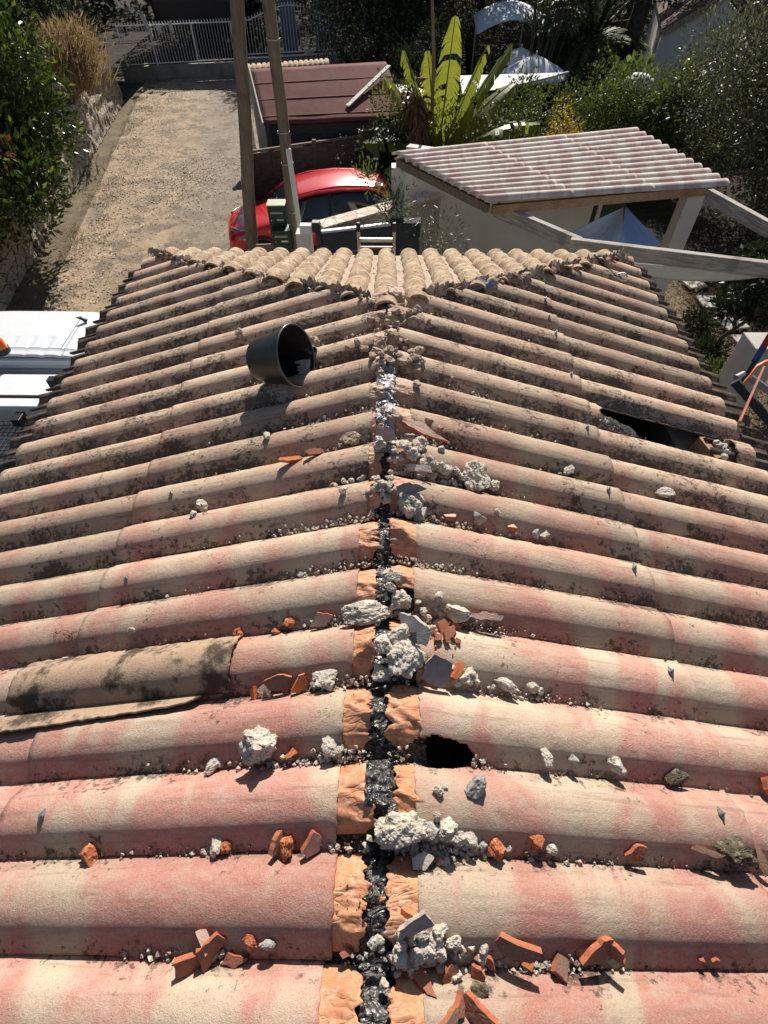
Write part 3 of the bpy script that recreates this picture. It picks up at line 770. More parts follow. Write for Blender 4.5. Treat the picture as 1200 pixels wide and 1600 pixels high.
D_(895, 1189, 19, 'stone', 'pointed grey stone, middle one of three right of the dark hole', sink=.1)
D_(960, 1199, 28, 'mortar', 'knobbly stone, rightmost of three in the valley of the dark hole', flat=(1.2, .8, .8), yaw=-.5)
D_(1050, 1216, 30, 'moss', 'flat mossy lump in the right valley past the knobbly stone', flat=(1.2, .9, .5))
D_(1194, 1227, 30, 'sh_terra', 'terracotta shard cut by the right edge of the view', tilt=(.6, .3), th=.4)
D_(771, 1327, 30, 'brick', 'pink-topped terracotta lump at the right end of the mortar heap', tilt=(.8, .2), th=.9, asp=.8)
D_(755, 1322, 18, 'stone', 'dark grey chip touching the pink-topped terracotta lump', tilt=(.3, .3))
D_(837, 1317, 26, 'brick', 'pointed terracotta piece above a drift of white crumbs', tilt=(1.0, .3), th=.7, yaw=.3)
D_(858, 1325, 18, 'mortar', 'grey pebble right of the pointed terracotta piece')
D_(989, 1334, 38, 'sh_terra', 'flat triangular terracotta shard alone in the right valley', tilt=(.55, -.3), asp=.6, yaw=.4, n=3) if False else D_(989, 1334, 38, 'sh_terra', 'flat triangular terracotta shard alone in the right valley', tilt=(.55, -.3), asp=.6, yaw=.4)
D_(1143, 1334, 50, 'moss', 'big dark mossy lump in the right valley', sink=.2, flat=(1, .7, .8), yaw=0)
D_(1098, 1333, 50, 'sh_brown', 'flat brown slab lying left of the big dark mossy lump', tilt=(.2, .05), asp=.3, yaw=-.1)
D_(1186, 1345, 36, 'sh_brown', 'dark brown shard right of the big dark mossy lump', tilt=(.3, .2), asp=.5)
D_(803, 1482, 66, 'sh_brown', 'large curved brown shard leaning at the edge of the mortar heap', tilt=(.85, -.1), yaw=-.25, asp=.5, bend=.6, th=.2)
D_(823, 1507, 22, 'sh_orange', 'small orange shard in front of the large curved brown one', tilt=(.3, .2))
D_(872, 1508, 44, 'sh_brown', 'dull brown shard lying flat with a shadow, alone in the lower right', tilt=(.5, .3), yaw=1.2, asp=.7)
D_(924, 1487, 56, 'sh_terra', 'left and larger of two leaning terracotta shards at lower right', tilt=(.8, .1), yaw=.4, asp=.7)
D_(950, 1484, 46, 'sh_terra', 'right and narrower of two leaning terracotta shards at lower right', tilt=(.9, -.3), yaw=-.8, asp=.5)
D_(1114, 1501, 15, 'sh_terra', 'tiny terracotta sliver, right one of a pair in the lower right valley', tilt=(1, 0))
D_(1093, 1498, 11, 'sh_terra', 'tiny terracotta bit, left one of a pair in the lower right valley')
D_(699, 1522, 34, 'sh_terra', 'smooth red shard in front of the bottom mortar heap, left of a narrower one', tilt=(.7, -.3), yaw=1.0)
D_(661, 1533, 46, 'sh_terra', 'pinkish red shard lying on the orange flashing at the bottom', tilt=(.2, .1), asp=.5, th=.4)
D_(745, 1520, 30, 'sh_terra', 'narrow red shard right of the smooth red one below the mortar heap', tilt=(.5, .4), asp=.5, yaw=-.8)
D_(764, 1503, 26, 'sh_terra', 'slim red sliver beside the last grey lump of the bottom heap', tilt=(.6, .5), asp=.4, yaw=-.8)
D_(747, 1493, 20, 'sh_terra', 'little red bit among the bottom heap, between grey lumps')
D_(741, 1577, 62, 'sh_terra', 'large terracotta shard at the bottom edge, right of a smaller one', tilt=(.7, -.3), yaw=-.6, asp=.6, th=.3)
D_(713, 1572, 42, 'sh_terra', 'terracotta shard at the bottom edge, left of the large one', tilt=(.6, .3), yaw=.9, asp=.6)
D_(702, 1592, 38, 'sh_brown', 'brownish shard cut off by the bottom edge of the view', tilt=(.5, .3), yaw=.7, asp=.5)
D_(749, 1551, 24, 'moss', 'round dark moss tuft above the large bottom shard')
D_(650, 1443, 54, 'sh_grey', 'smooth dark grey triangular shard leaning on orange flashing', tilt=(.95, .05), yaw=.2, asp=.8, th=.12, bend=0, lift=.02)
D_(640, 1430, 26, 'sh_orange', 'pointed orange bit behind the smooth dark grey triangle', tilt=(1.1, 0), lift=.02)
D_(541, 1490, 24, 'sh_terra', 'flat red shard lying on the black film in the ridge gap', tilt=(.1, .1), asp=.4, yaw=.3, th=.3)
D_(658, 1346, 36, 'sh_white', 'flat whitish plate in front of the middle mortar heap', tilt=(.2, -.25), asp=.6, yaw=.3, th=.2, lift=.01)
D_(685, 1346, 18, 'sh_terra', 'small pink pointed chip right of the flat whitish plate')
D_(628, 1030, 64, 'mortar', 'big cracked mortar chunk sitting in the ridge gap', sink=.3, flat=(1.1, .9, .8), yaw=.2)
D_(622, 998, 34, 'mortar', 'rough mortar lump just above the big cracked chunk in the ridge gap', lift=.01)
D_(600, 1010, 34, 'mortar', 'rough mortar lump left of the big cracked chunk', sink=.4)
D_(596, 1052, 28, 'mortar', 'rough mortar lump below left of the big cracked chunk', sink=.4)
D_(628, 1303, 64, 'mortar', 'largest mortar block, wide and flat-topped, in the middle heap', sink=.25, flat=(1.0, .85, .95), yaw=.1)
D_(673, 1302, 42, 'stone', 'tall dark grey block in the middle heap between two pale ones', sink=.1, flat=(.7, .6, 1.3))
D_(700, 1300, 44, 'mortar', 'tall pale mortar block right of the dark grey one in the middle heap', sink=.1, flat=(.8, .7, 1.2))
D_(682, 1279, 24, 'mortar', 'pointed mortar splinter at the back of the middle heap', flat=(.5, .5, 1.6), sink=0)
D_(718, 1310, 20, 'mortar', 'small mortar lump at the right foot of the middle heap')
D_(733, 1310, 22, 'mortar', 'pebble-like lump, last to the right of the middle heap')
D_(640, 793, 50, 'mortar', 'wedge-shaped mortar block on the ridge by a broken grey tile edge', flat=(1.1, .7, .8))
D_(640, 778, 42, 'sh_grey', 'rectangular grey tile offcut on the ridge above the wedge-shaped block', tilt=(.9, 0), yaw=0, asp=.4, bend=0, lift=.015)
D_(652, 747, 50, 'sh_white', 'curved cream tile rim standing at the ridge above the grey offcut', tilt=(.6, -.3), yaw=-.6, asp=.35, bend=1, lift=.02)
D_(665, 690, 70, 'sh_pink', 'curved broken tile rim over rubble on the right of the ridge', tilt=(.15, .3), yaw=-.35, asp=.3, bend=.8, lift=.02)
D_(655, 812, 30, 'sh_white', 'small pale triangular chip at the upper corner of an orange strip', tilt=(.3, .3), lift=.01)

# heaps of similar lumps: one group and one shared label per heap
def heap(cx, cy, sx, sy, n, smin, smax, kind, label, group, slope=0, lift=.0, seed=0):
    rr = random.Random(seed)
    for i in range(n):
        dx = rr.gauss(0, 1); dy = rr.gauss(0, 1); x = cx + dx * sx; y = cy + dy * sy + slope * dx * sx
        k = kind if rr.random() < .9 or kind != 'mortar' else 'sh_terra'
        s = rr.uniform(smin, smax) * (1 - .15 * min(2, abs(dx)))
        D_(x, y, s, kind, label, group, lift=lift * max(0, 1 - (dx * dx + dy * dy) / 2.5) * rr.random(), sink=.3)
heap(664, 1490, 46, 18, 60, 11, 32, 'mortar', 'grey-white mortar lump in the heap at the bottom of the ridge', 'bottom mortar heap', lift=.02, seed=1)
heap(655, 1322, 36, 14, 18, 8, 18, 'mortar', 'small mortar lump around the foot of the middle heap', 'middle mortar heap', seed=2)
heap(632, 948, 26, 18, 34, 8, 24, 'mortar', 'mortar lump in the drift at the ridge above the bright white stone', 'upper ridge drift', .4, .02, seed=3)
heap(735, 1056, 30, 8, 12, 8, 18, 'mortar', 'small mortar lump trailing down the valley of the grey triangle', 'valley trail of lumps', .35, seed=4)
heap(640, 715, 30, 14, 34, 8, 22, 'mortar', 'mortar lump in the rubble under the curved broken tile rim', 'rubble under the broken rim', .4, .02, seed=5)
heap(700, 745, 26, 8, 18, 8, 20, 'mortar', 'mortar lump left of the large pale stone on the right slope', 'rubble by the large pale stone', .4, .01, seed=6)
heap(600, 760, 14, 16, 16, 8, 18, 'mortar', 'crumbly mortar lump on the ridge left of the cream tile rim', 'ridge crest lumps', 0, .01, seed=7)
heap(640, 565, 30, 14, 28, 7, 18, 'mortar_dusty', 'tan stone in the rubble right above the silver foil', 'rubble above the foil', .2, .01, seed=8)
heap(590, 546, 22, 9, 8, 9, 20, 'mortar_dusty', 'tan stone in the rubble left above the silver foil', 'rubble left of the upper ridge', 0, seed=9)
heap(635, 505, 26, 12, 22, 8, 20, 'mortar_dusty', 'rounded tan stone packed at the top junction of ridge and hips', 'stones at the hip junction', 0, .01, seed=10)
heap(550, 752, 22, 4, 9, 8, 16, 'mortar', 'small mortar lump in the left valley beside the ridge', 'left valley lumps', -.25, seed=11)
heap(640, 655, 30, 7, 10, 7, 15, 'mortar_dusty', 'small tan lump below the silver foil', 'lumps below the foil', .3, seed=12)
heap(760, 1330, 50, 5, 8, 7, 13, 'mortar', 'white crumb-like lump in the valley right of the middle heap', 'valley crumbs right of the middle heap', .1, seed=13)

# crumbs and grit in the valleys: too many to count
def scatter(name, pts, smin, smax, mat, label, cat):
    V = []; Fs = []; base = [Vector(v) for v in ((1, 0, 0), (-1, 0, 0), (0, 1, 0), (0, -1, 0), (0, 0, 1), (0, 0, -1))]
    of = [(0, 2, 4), (2, 1, 4), (1, 3, 4), (3, 0, 4), (2, 0, 5), (1, 2, 5), (3, 1, 5), (0, 3, 5)]
    for p in pts:
        r = smin + (smax - smin) * random.random() ** 5; rot = Euler((random.random() * 6, random.random() * 6, random.random() * 6)).to_matrix(); n = len(V)
        for b in base: V.append(p + rot @ (b * r * random.uniform(.55, 1.15)) + Vector((0, 0, r * .3)))
        Fs += [tuple(i + n for i in f) for f in of]
    m = MB(); m.v = [tuple(v) for v in V]; m.f = Fs
    o = m.build(name, mat); tag(o, label, cat, kind='stuff'); return o
pl = []; pg = []
for side in (-1, 1):
    for k in range(-3, 21):
        s = S0[side] + k * PITCH[side]
        if s > SE - .3: break
        n = int(900)
        for i in range(n):
            v = .02 + abs(random.gauss(0, .22)) if random.random() < .35 else .05 + abs(random.gauss(0, .55)) if random.random() < .65 else random.uniform(.05, W - .1)
            den = mn.noise(Vector((v * 3.1, s * 3, side * 4)))
            if v > W - .05 or v < hipv(s): continue
            if side == 1 and hole_small(Vector((v, s, 0))): continue
            q = Vector((side * v, s + random.gauss(0, .008) + .004, 0)); q.z = roofz(q.x, q.y)
            if random.random() < .22 + den * 2.2 + .5 * math.exp(-v * 5) and v < .45 + .5 * random.random(): pl.append(q)
            elif random.random() < .40 + den * 1.2 + .12 * s: pg.append(q)
scatter('mortar_crumbs', [p + Vector((0, 0, .004)) for p in pl], .0009, .0115, M['crumb'], 'pale mortar crumbs strewn along the tile valleys', 'crumbs')
scatter('dirt_grit', [p + Vector((0, 0, .003)) for p in pg], .0012, .007, M['grit'], 'dark grit and moss bits lying in the tile valleys', 'grit')
for cx_, cy_, sx_, sy_, n_ in ((668, 1490, 55, 20, 1500), (655, 1318, 50, 18, 900), (630, 950, 36, 22, 700), (640, 1010, 40, 30, 500), (650, 720, 45, 18, 600), (705, 748, 34, 10, 300), (735, 1058, 45, 10, 400), (645, 860, 30, 20, 300), (640, 600, 26, 26, 500), (600, 1190, 14, 24, 200), (596, 1400, 14, 60, 300), (640, 655, 40, 10, 300), (600, 760, 22, 30, 400), (625, 520, 40, 40, 900), (545, 1185, 30, 8, 160), (500, 1068, 36, 8, 160), (560, 965, 30, 12, 200), (640, 800, 22, 14, 240), (625, 880, 20, 10, 160)):
    for _ in range(n_): pl.append(on_roof(random.gauss(cx_, sx_), random.gauss(cy_, sy_))[0])
rc = []; 
for _ in range(260):
    c = random.choice([(455, 1080), (500, 985), (440, 1325), (400, 1480), (800, 1500), (700, 1000), (720, 1530), (950, 1500), (560, 1400), (530, 1390), (545, 1075)])
    rc.append(on_roof(c[0] + random.gauss(0, 32), c[1] + random.gauss(0, 12))[0])
scatter('terracotta_crumbs', rc, .0012, .007, M['sh_orange'], 'orange-red brick crumbs scattered around the broken tiles', 'crumbs')
# dusty rubble over the hips and valleys of the hip face
hp = []
for _ in range(5200):
    y = SA + random.random() ** .7 * (SE - SA); vmax = hipv(y); 
    if random.random() < .45: x = random.choice((-1, 1)) * (vmax + random.gauss(0, .05))
    else:
        i = random.randint(-10, 10); x = (i + .5) * PX_H - .012 + random.gauss(0, .014)
        if abs(x) > vmax: continue
    if abs(x) > W or y > SE - .05: continue
    hp.append(Vector((x, y, max(hipface(x, y).z + .022 if abs(x) < vmax else -9, roofz(x, y) + .004 if abs(x) >= vmax else -9))))
scatter('hip_rubble', hp, .003, .017, M['mortar_dusty'], 'tan rubble and dust filling the gaps between the hip tiles', 'rubble')
def hip_skin(side, u0, u1, w0, w1, sd_):
    def fn(u, v):
        uu = u0 + (u1 - u0) * u; y = SA + uu * (SE - SA); c = side * hipv(y)
        wd = (w0 if v < .5 else w1) * (1 + .5 * mn.noise(Vector((uu * 22, sd_, v * 2)))); off = (v - .5) * 2 * wd
        x = c + off * .75; yy = y + side * 0 + off * .35 * side
        q = Vector((x * 26, yy * 26, sd_)); cr = abs(mn.noise(q)) * .05 + abs(mn.noise(q * 2.3)) * .022
        return (x, min(yy, SE), ZR - TA * abs(x) + .078 + cr - .10 * abs(v - .5))
    MB().grid(fn, 170, 16).build('hip_membrane', M['skin'], house, True, solid=.002)
M['skin'] = rough_mat('crumpled_dusty_membrane', (.33, .22, .17), (.56, .44, .35), 14, .85, 60, .8, .008, (.09, .065, .05), cscale=30, cth=(.52, .64))
hip_skin(1, .10, .40, .085, .075, 3); hip_skin(1, .44, .95, .095, .085, 5); hip_skin(-1, .05, .30, .05, .04, 7); hip_skin(-1, .86, .99, .05, .05, 9)
# larger tile remnants along the hips
for side in (-1, 1):
    for i in range(64 if side > 0 else 30):
        u = random.uniform(.12, .97); y = SA + u * (SE - SA); x = side * (hipv(y) + random.gauss(-.02, .05))
        seed = 900 + i + side * 100; r = random.uniform(.03, .075)
        if random.random() < .45:
            o = rock_mb(r * .6, seed, sub=3).build('mortar_lump', M['mortar_dusty'], smooth=True); z = hipface(x, y).z + .05
            tag(o, f"tan mortar lump on the {'left' if side < 0 else 'right'} hip of the roof", 'mortar', f"mortar lumps on the {'left' if side < 0 else 'right'} hip")
        else:
            o = shard_mb(r, seed, th=.011, bend=1).build('tile_shard', M[random.choice(('sh_pink', 'sh_brown', 'sh_white', 'sh_pink'))]); z = hipface(x, y).z + .06
            tag(o, f"broken tile shard on the {'left' if side < 0 else 'right'} hip of the roof", 'tile shard', f"tile shards on the {'left' if side < 0 else 'right'} hip")
        o.location = (x, y, z); o.rotation_euler = (random.uniform(-.7, .7), random.uniform(-.7, .7), random.uniform(0, 6))

tw = MB()
for cx_, cy_, n_ in ((180, 715, 60), (110, 990, 16), (560, 590, 14), (255, 700, 12), (310, 800, 8)):
    for _ in range(n_):
        p, _t = on_roof(cx_ + random.gauss(0, 16), cy_ + random.gauss(0, 5)); d = Vector((random.gauss(0, 1), random.gauss(0, .6), random.random() * .5)).normalized() * random.uniform(.015, .05)
        tw.tube([p + Vector((0, 0, .004)), p + d * .5 + Vector((0, 0, .008)), p + d], .0011, 3)
tag(tw.build('dry_twigs', M['lf_dry_twig'] if 'lf_dry_twig' in M else plain('dry_twig', (.20, .14, .09), .9)), 'dry twigs and moss threads caught in the left valleys', 'twigs', kind='stuff')
# bolts with diamond washers
for px, py in [(67, 1275), (1047, 1050), (1125, 1272), (990, 888), (950, 766), (198, 905), (917, 668), (868, 521), (870, 540) if False else (892, 586), (858, 495), (268, 772), (852, 468)]:
    p, _ = on_roof(px, py); sgn = 1 if p.x > 0 else -1; th = math.atan(TA) * sgn
    rr = random.uniform(-.4, .4)
    rot = Euler((0, th, rr)).to_matrix(); m = MB()
    m.add([p + rot @ Vector(v) for v in ((0, .021, .004), (.011, 0, .008), (0, -.021, .004), (-.011, 0, .008), (0, .021, .002), (.011, 0, .006), (0, -.021, .002), (-.011, 0, .006))], [(3, 2, 1, 0), (4, 5, 6, 7), (0, 1, 5, 4), (1, 2, 6, 5), (2, 3, 7, 6), (3, 0, 4, 7)])
    wsh = m.build('washer', M['galv'], house)
    b = MB(); b.tube([p + Vector((0, 0, .0)), p + Vector((.002, -.002, .022))], .0035, 8); b.tube([p + Vector((0, 0, .007)), p + Vector((.0005, -.0005, .013))], .0075, 6)
    b.build('bolt', M['galv'], wsh)

# broken wave-sheet piece lifted over two waves at the left
def broken_sheet():
    a, _ = on_roof(352, 1045); b, _ = on_roof(28, 1110)
    k = row_index(-1, a.y); sc = S0[-1] + (k + .5) * .21
    xa = -a.x - .02; xb = -b.x + .02
    def fn(u, v):
        if u < .66:
            q = u / .66; s = sc + .100 - q * .198; x0 = xa; x1 = xb
            x = x0 + (x1 - x0) * v; z = ZR - TA * x + .020 + (H + .008) * prof(-1, s) + .002 * mn.noise(Vector((x * 20, s * 20, 3)))
        else:
            q = (u - .66) / .34; x0 = xa + .085 + .03 * q; x1 = xb + .05 + .35 * q
            x = x0 + (x1 - x0) * v; wd = .030 + .065 * v ** .7
            s = sc - .098 - q * wd; z = ZR - TA * x + .020 + .012 + (.030 + .030 * v) * q
        s += ragged(x, 12, .005) * (1 if u < .03 or u > .97 else 0)
        return (-x + ragged(s, 33, .008) * (1 if v < .04 or v > .96 else 0), s, z)
    m = MB().grid(fn, 40, 60)
    o = m.build('broken_roof_sheet', M['tile_old'], None, True, solid=.006)
    tag(o, 'loose broken strip of grimy roof sheet with a flared edge on the left slope', 'roof sheet piece')
M['tile_old'] = rough_mat('old_grimy_sheet', (.34, .225, .15), (.50, .37, .26), 7, .9, 160, .7, .004, (.075, .05, .035), cscale=7, cth=(.44, .62))
broken_sheet()

# bucket lying tipped on the left slope
def bucket():
    p, _ = on_roof(436, 590); c = G(433, 560, p.z + .165)
    root = thing('bucket', 'black builder\'s bucket lying on its side with its mouth towards the ridge', 'bucket', c)
    sc = 1.0; Hh = .235; r0 = .098; r1 = .145
    ax = Vector((.80, -.28, .30)).normalized()
    rot = ax.to_track_quat('Z', 'X').to_matrix().to_4x4()
    T = rot @ Matrix.Translation((0, 0, -Hh / 2))
    m = MB(); m.lathe([(0.001, 0), (r0 - .01, 0), (r0, .006), (r0 + .012, .05), (r1 - .006, Hh - .02), (r1, Hh - .02), (r1 + .004, Hh), (r1 - .004, Hh), (r1 - .008, Hh - .025), (r0 - .003, .012), (.001, .009)], 48, T)
    m.build('shell', M['bucket'], root, True)
    rim = MB(); rim.tube([T @ Vector(((r1 + .002) * math.cos(a), (r1 + .002) * math.sin(a), Hh)) for a in [i * 2 * math.pi / 40 for i in range(41)]], .0042, 8, cap=False)
    rim.build('rim', M['bucket_rim'], root, True)
    d = MB()
    def splash(u, v):
        a = -2.3 + 1.1 * u; z = Hh - .012 - v * (.05 + .045 * abs(mn.noise(Vector((u * 6, 2, 1)))) * 2) ; r = r0 + (r1 - r0) * z / Hh - .0115
        return T @ Vector((r * math.cos(a + AOFF), r * math.sin(a + AOFF), z))
    # orient the dried mortar splash to the underside of the mouth
    best = min((T.to_3x3() @ Vector((math.cos(a), math.sin(a), 0))).z + 0 * a for a in [i * .1 for i in range(63)])
    amin = min([i * .1 for i in range(63)], key=lambda a: -(T.to_3x3() @ Vector((math.cos(a), math.sin(a), 0))).dot(Vector((.3, .3, -.9))))
    AOFF = amin + 1.75
    d.grid(splash, 20, 8).build('dried_mortar', M['mortar'], root, True)
M['bucket_rim'] = plain('scuffed_rim', (.10, .10, .10), .4)
bucket()
cp, _ = on_roof(485, 560)
m = MB(); m.lathe([(.001, .0), (.024, .0), (.026, .05), (.022, .058), (.018, .060), (.017, .012), (.001, .010)], 22)
o = m.build('plastic_cup', plain('grey_green_plastic', (.10, .13, .14), .4), None, True); o.location = cp + Vector((.005, .01, .015)); o.rotation_euler = (.5, .3, 0)
tag(o, 'small grey-green cup peeking out behind the bucket rim', 'cup')

# silvery flashing remnants and wire on the right hip
a, _ = on_roof(925, 408); b, _ = on_roof(966, 440)
o = MB().tube([a + Vector((0, 0, .05)), a.lerp(b, .5) + Vector((0, 0, .035)), b + Vector((0, 0, .02))], .008, 8).build('metal_bar', M['black'], None, True)
tag(o, 'short dark metal bar lying on the right hip', 'metal bar')
o = MB().tube([b + Vector((.12 * math.cos(t) * .5, .05 * math.sin(t), .035 + .015 * math.sin(2 * t))) for t in [i * .4 for i in range(15)]], .006, 6).build('wire_loop', M['galv'], None, True)
tag(o, 'loop of grey wire below the dark bar on the right hip', 'wire')
a, _ = on_roof(762, 452)
o = shard_mb(.035, 77, .003, .4).build('blue_scrap', plain('blue_plastic', (.10, .22, .55), .4)); o.location = a + Vector((0, 0, .03)); o.rotation_euler = (1.0, 0, .3)
tag(o, 'small bright blue plastic scrap on the right hip near the top', 'scrap')
# pieces inside the long opening
p0, _ = on_roof(960, 655)
def memb(u, v):
    x = HC2a.x - .05 + .30 * u; s = S0[1] + (HROW + .15 + .7 * v) * PITCH[1]
    return (x, s, ZR - TA * x - .02 + .03 * math.sin(v * 3.1) - .06 * u * u + .01 * mn.noise(Vector((x * 30, s * 30, 0))))
MB().grid(memb, 16, 10).build('torn_membrane', M['bitumen'], house, True, solid=.002)
for i in range(1):
    x = 1.82; s = S0[1] + (HROW + .45) * PITCH[1]
    MB().box((x + .01, s, ZR - TA * x - .05), (.045, .16, .10), Euler((.1, .2, .3)).to_matrix()).build('rafter_end', M['beam_tan'], house)
for i in range(9):
    x = 1.90 + random.uniform(-.03, .1); s = S0[1] + (HROW + random.uniform(.0, .9)) * PITCH[1]
    o = rock_mb(.022, 700 + i).build('mortar_lump', M['mortar'], smooth=True); o.location = (x, s, ZR - TA * x + .02)
    tag(o, 'pale mortar lump at the eave end of the long opening', 'mortar', 'mortar at the long opening')

# ================================================================== SETTING
def zg(x, y): return .006 * mn.noise(Vector((x, y, 0)) * .6) * 8
MB().grid(lambda u, v: (-150 + 300 * u, -60 + 260 * v, -.03 - .0 * u), 8, 8).build('ground', M['soil'])['kind'] = 'structure'
def dr(u, v):
    y = -6 + 37.2 * u; xl = -7.0 - .19 * (y - 10) if y > 4 else -5.9; xr = -2.2 if y < 14 else -3.0 - .09 * (y - 14)
    if y > 25: xr = -4.5 + (y - 25) * .35
    x = xl - .2 + (xr - xl) * v; return (x, y, .012 + .035 * mn.noise(Vector((x * .5, y * .4, 0))) + .012 * mn.noise(Vector((x * 3, y * 3, 0))) + .03)
o = MB().grid(dr, 160, 40).build('driveway', M['drive'], None, True); o['kind'] = 'structure'
# leaf litter on the driveway
P = []
for _ in range(5200):
    y = 4 + 26 * random.random(); xl = -7.0 - .19 * (y - 10)
    if random.random() < .55: x = xl + abs(random.gauss(0, .9))
    elif random.random() < .6: x, y = random.gauss(-6.2, .8), random.gauss(17.5, 1.3)
    else: x = random.uniform(xl, -3)
    if y > 8 and x > -3: continue
    P.append((x, y, .10))
P = np.array(P); P[:, 2] = .075; n = len(P)
o = leaf_mesh('leaf_litter', P, runit(n) * [1, 1, .12], runit(n) * .2 + [0, 0, 1], .06, leaf_mat('pale_fallen_leaf', (.28, .21, .13), (.55, .48, .37), .8, 0, (.10, .07, .045)), None, .6)
tag(o, 'pale fallen leaves scattered over the gravel driveway', 'leaf litter', kind='stuff')

P = []
for _ in range(7000):
    y = 6 + 21 * random.random(); xl = -7.4 - .185 * (y - 10)
    x = xl + abs(random.gauss(0, .75)); 
    if mn.noise(Vector((x * 1.2, y * .9, 4))) + .12 < (x - xl) * .22: continue
    P.append((x, y, .05))
P = np.array(P); n = len(P)
tag(leaf_mesh('verge_grass', P, runit(n) * [1, 1, .3] + [0, 0, .7], runit(n), .075, leaf_mat('verge_blade', (.10, .11, .035), (.30, .23, .12), .8, .2), None, .16), 'thin green and dry grass along the left verge of the driveway', 'grass', kind='stuff')
# ---- retaining wall on the left of the driveway
def wall_left(u, v):
    y = 3 + 23.5 * u; x = -8.05 - .175 * (y - 10.2)
    h = 1.55 - .01 * y + .12 * mn.noise(Vector((y * 1.5, 0, 0)))
    if v < .6: z = h * v / .6; xx = x - .12 * v
    else: z = h + .03 * mn.noise(Vector((y * 5, v * 6, 0))); xx = x - .07 - (v - .6) * 1.4
    k = .09 * mn.noise(Vector((y * 3.2, z * 4, 1))) + .05 * mn.noise(Vector((y * 7, z * 8, 2)))
    return (xx + k, y, z + k * .3)
o = MB().grid(wall_left, 360, 26).build('stone_wall', M['stonewall'], None, True)
tag(o, 'rough dry stone retaining wall along the left edge of the driveway', 'wall')
M['floor'] = rough_mat('painted_shade_soil', (.018, .014, .009), (.045, .034, .02), 3, 1, 30, 1, .04)  # near-black soil colour stands in for the shade under the background trees
for x0_, x1_, y0_, y1_, nm in ((-9.0, 40, 19.2, 60, 'painted_shade_ground'), (6.6, 40, 9.6, 19.2, 'painted_shade_ground'), (-60, 39, 31.4, 59, 'painted_shade_ground')):
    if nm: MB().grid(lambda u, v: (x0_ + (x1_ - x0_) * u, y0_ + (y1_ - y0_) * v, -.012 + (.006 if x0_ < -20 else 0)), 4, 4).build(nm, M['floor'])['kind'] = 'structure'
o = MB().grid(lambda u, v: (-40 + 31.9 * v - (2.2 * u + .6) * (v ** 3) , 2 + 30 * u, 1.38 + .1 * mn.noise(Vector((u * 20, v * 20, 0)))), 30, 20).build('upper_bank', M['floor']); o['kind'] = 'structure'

# ---- laurel hedge on top of the wall
t = thing('laurel_hedge', 'tall glossy green laurel hedge overhanging the stone wall at left', 'hedge', (-8.8, 13, 1.4))
t.location = (0, 0, 0)
cl = []
for c, r, n, sd_ in [((-8.45, 12.2, 2.5), (1.45, 1.9, 1.7), 22, 1), ((-8.9, 14.4, 2.7), (1.6, 1.8, 1.7), 20, 2), ((-10.8, 16.4, 3.0), (1.5, 1.6, 1.8), 14, 3), ((-11.3, 13.5, 4.0), (2.6, 3.0, 2.2), 26, 4), ((-9.4, 10.9, 2.9), (1.9, 1.6, 1.9), 18, 5), ((-11.6, 17.0, 4.0), (1.7, 1.6, 2.2), 12, 6)]:
    cl += [(c, tuple(x * .8 for x in r))] + clumpify(c, r, n, .40, sd_)
cl += clumpify((-8.2, 10.3, 1.95), (1.2, 1.2, .95), 12, .5, 9) + clumpify((-8.1, 11.8, 1.6), (1.0, 1.4, .8), 12, .5, 10) + clumpify((-11.2, 16.2, 4.5), (1.7, 1.6, 1.3), 14, .45, 12)
foliage('foliage', cl, 62000, .155, M['lf_laurel'], t, .28, up=.5, aspect=.45, zmin=.75)
foliage('reddish_leaves', [((-7.7, 10.9, 3.3), (.25, .25, .3)), ((-7.2, 11.3, 2.6), (.25, .25, .2))], 110, .14, M['lf_red'], t, .5)
for i, (x, y) in enumerate([(-9.2, 11), (-9.6, 13.5), (-10.4, 16.5)]):
    trunk((x, y, 1.3), (x + .2, y, 3.6), .08, .04, M['bark'], t, 6, 1.2, i + 5, 'stem')

# dry grass tuft
t = thing('dry_grass_clump', 'feathery tan ornamental grass clump above the far end of the stone wall', 'grass clump')
c = F(98, 95, 21.0); n = 1500; P = np.zeros((n, 3)); P[:, 0] = c.x + .25 + rng.normal(0, .28, n); P[:, 1] = c.y + rng.normal(0, .5, n); P[:, 2] = 1.3 + rng.random(n) * 1.0
D = runit(n) * .6 + [.25, -.2, 1.1]
leaf_mesh('blades', P, D, runit(n), .95, M['lf_dry'], t, .03, 0)
P2 = P + D / np.linalg.norm(D, axis=1, keepdims=True) * .85; k = rng.choice(n, 1100)
leaf_mesh('plumes', P2[k], D[k] + runit(1100) * .8 + [.4, -.3, -.2], runit(1100), .26, M['lf_dry'], t, .12)

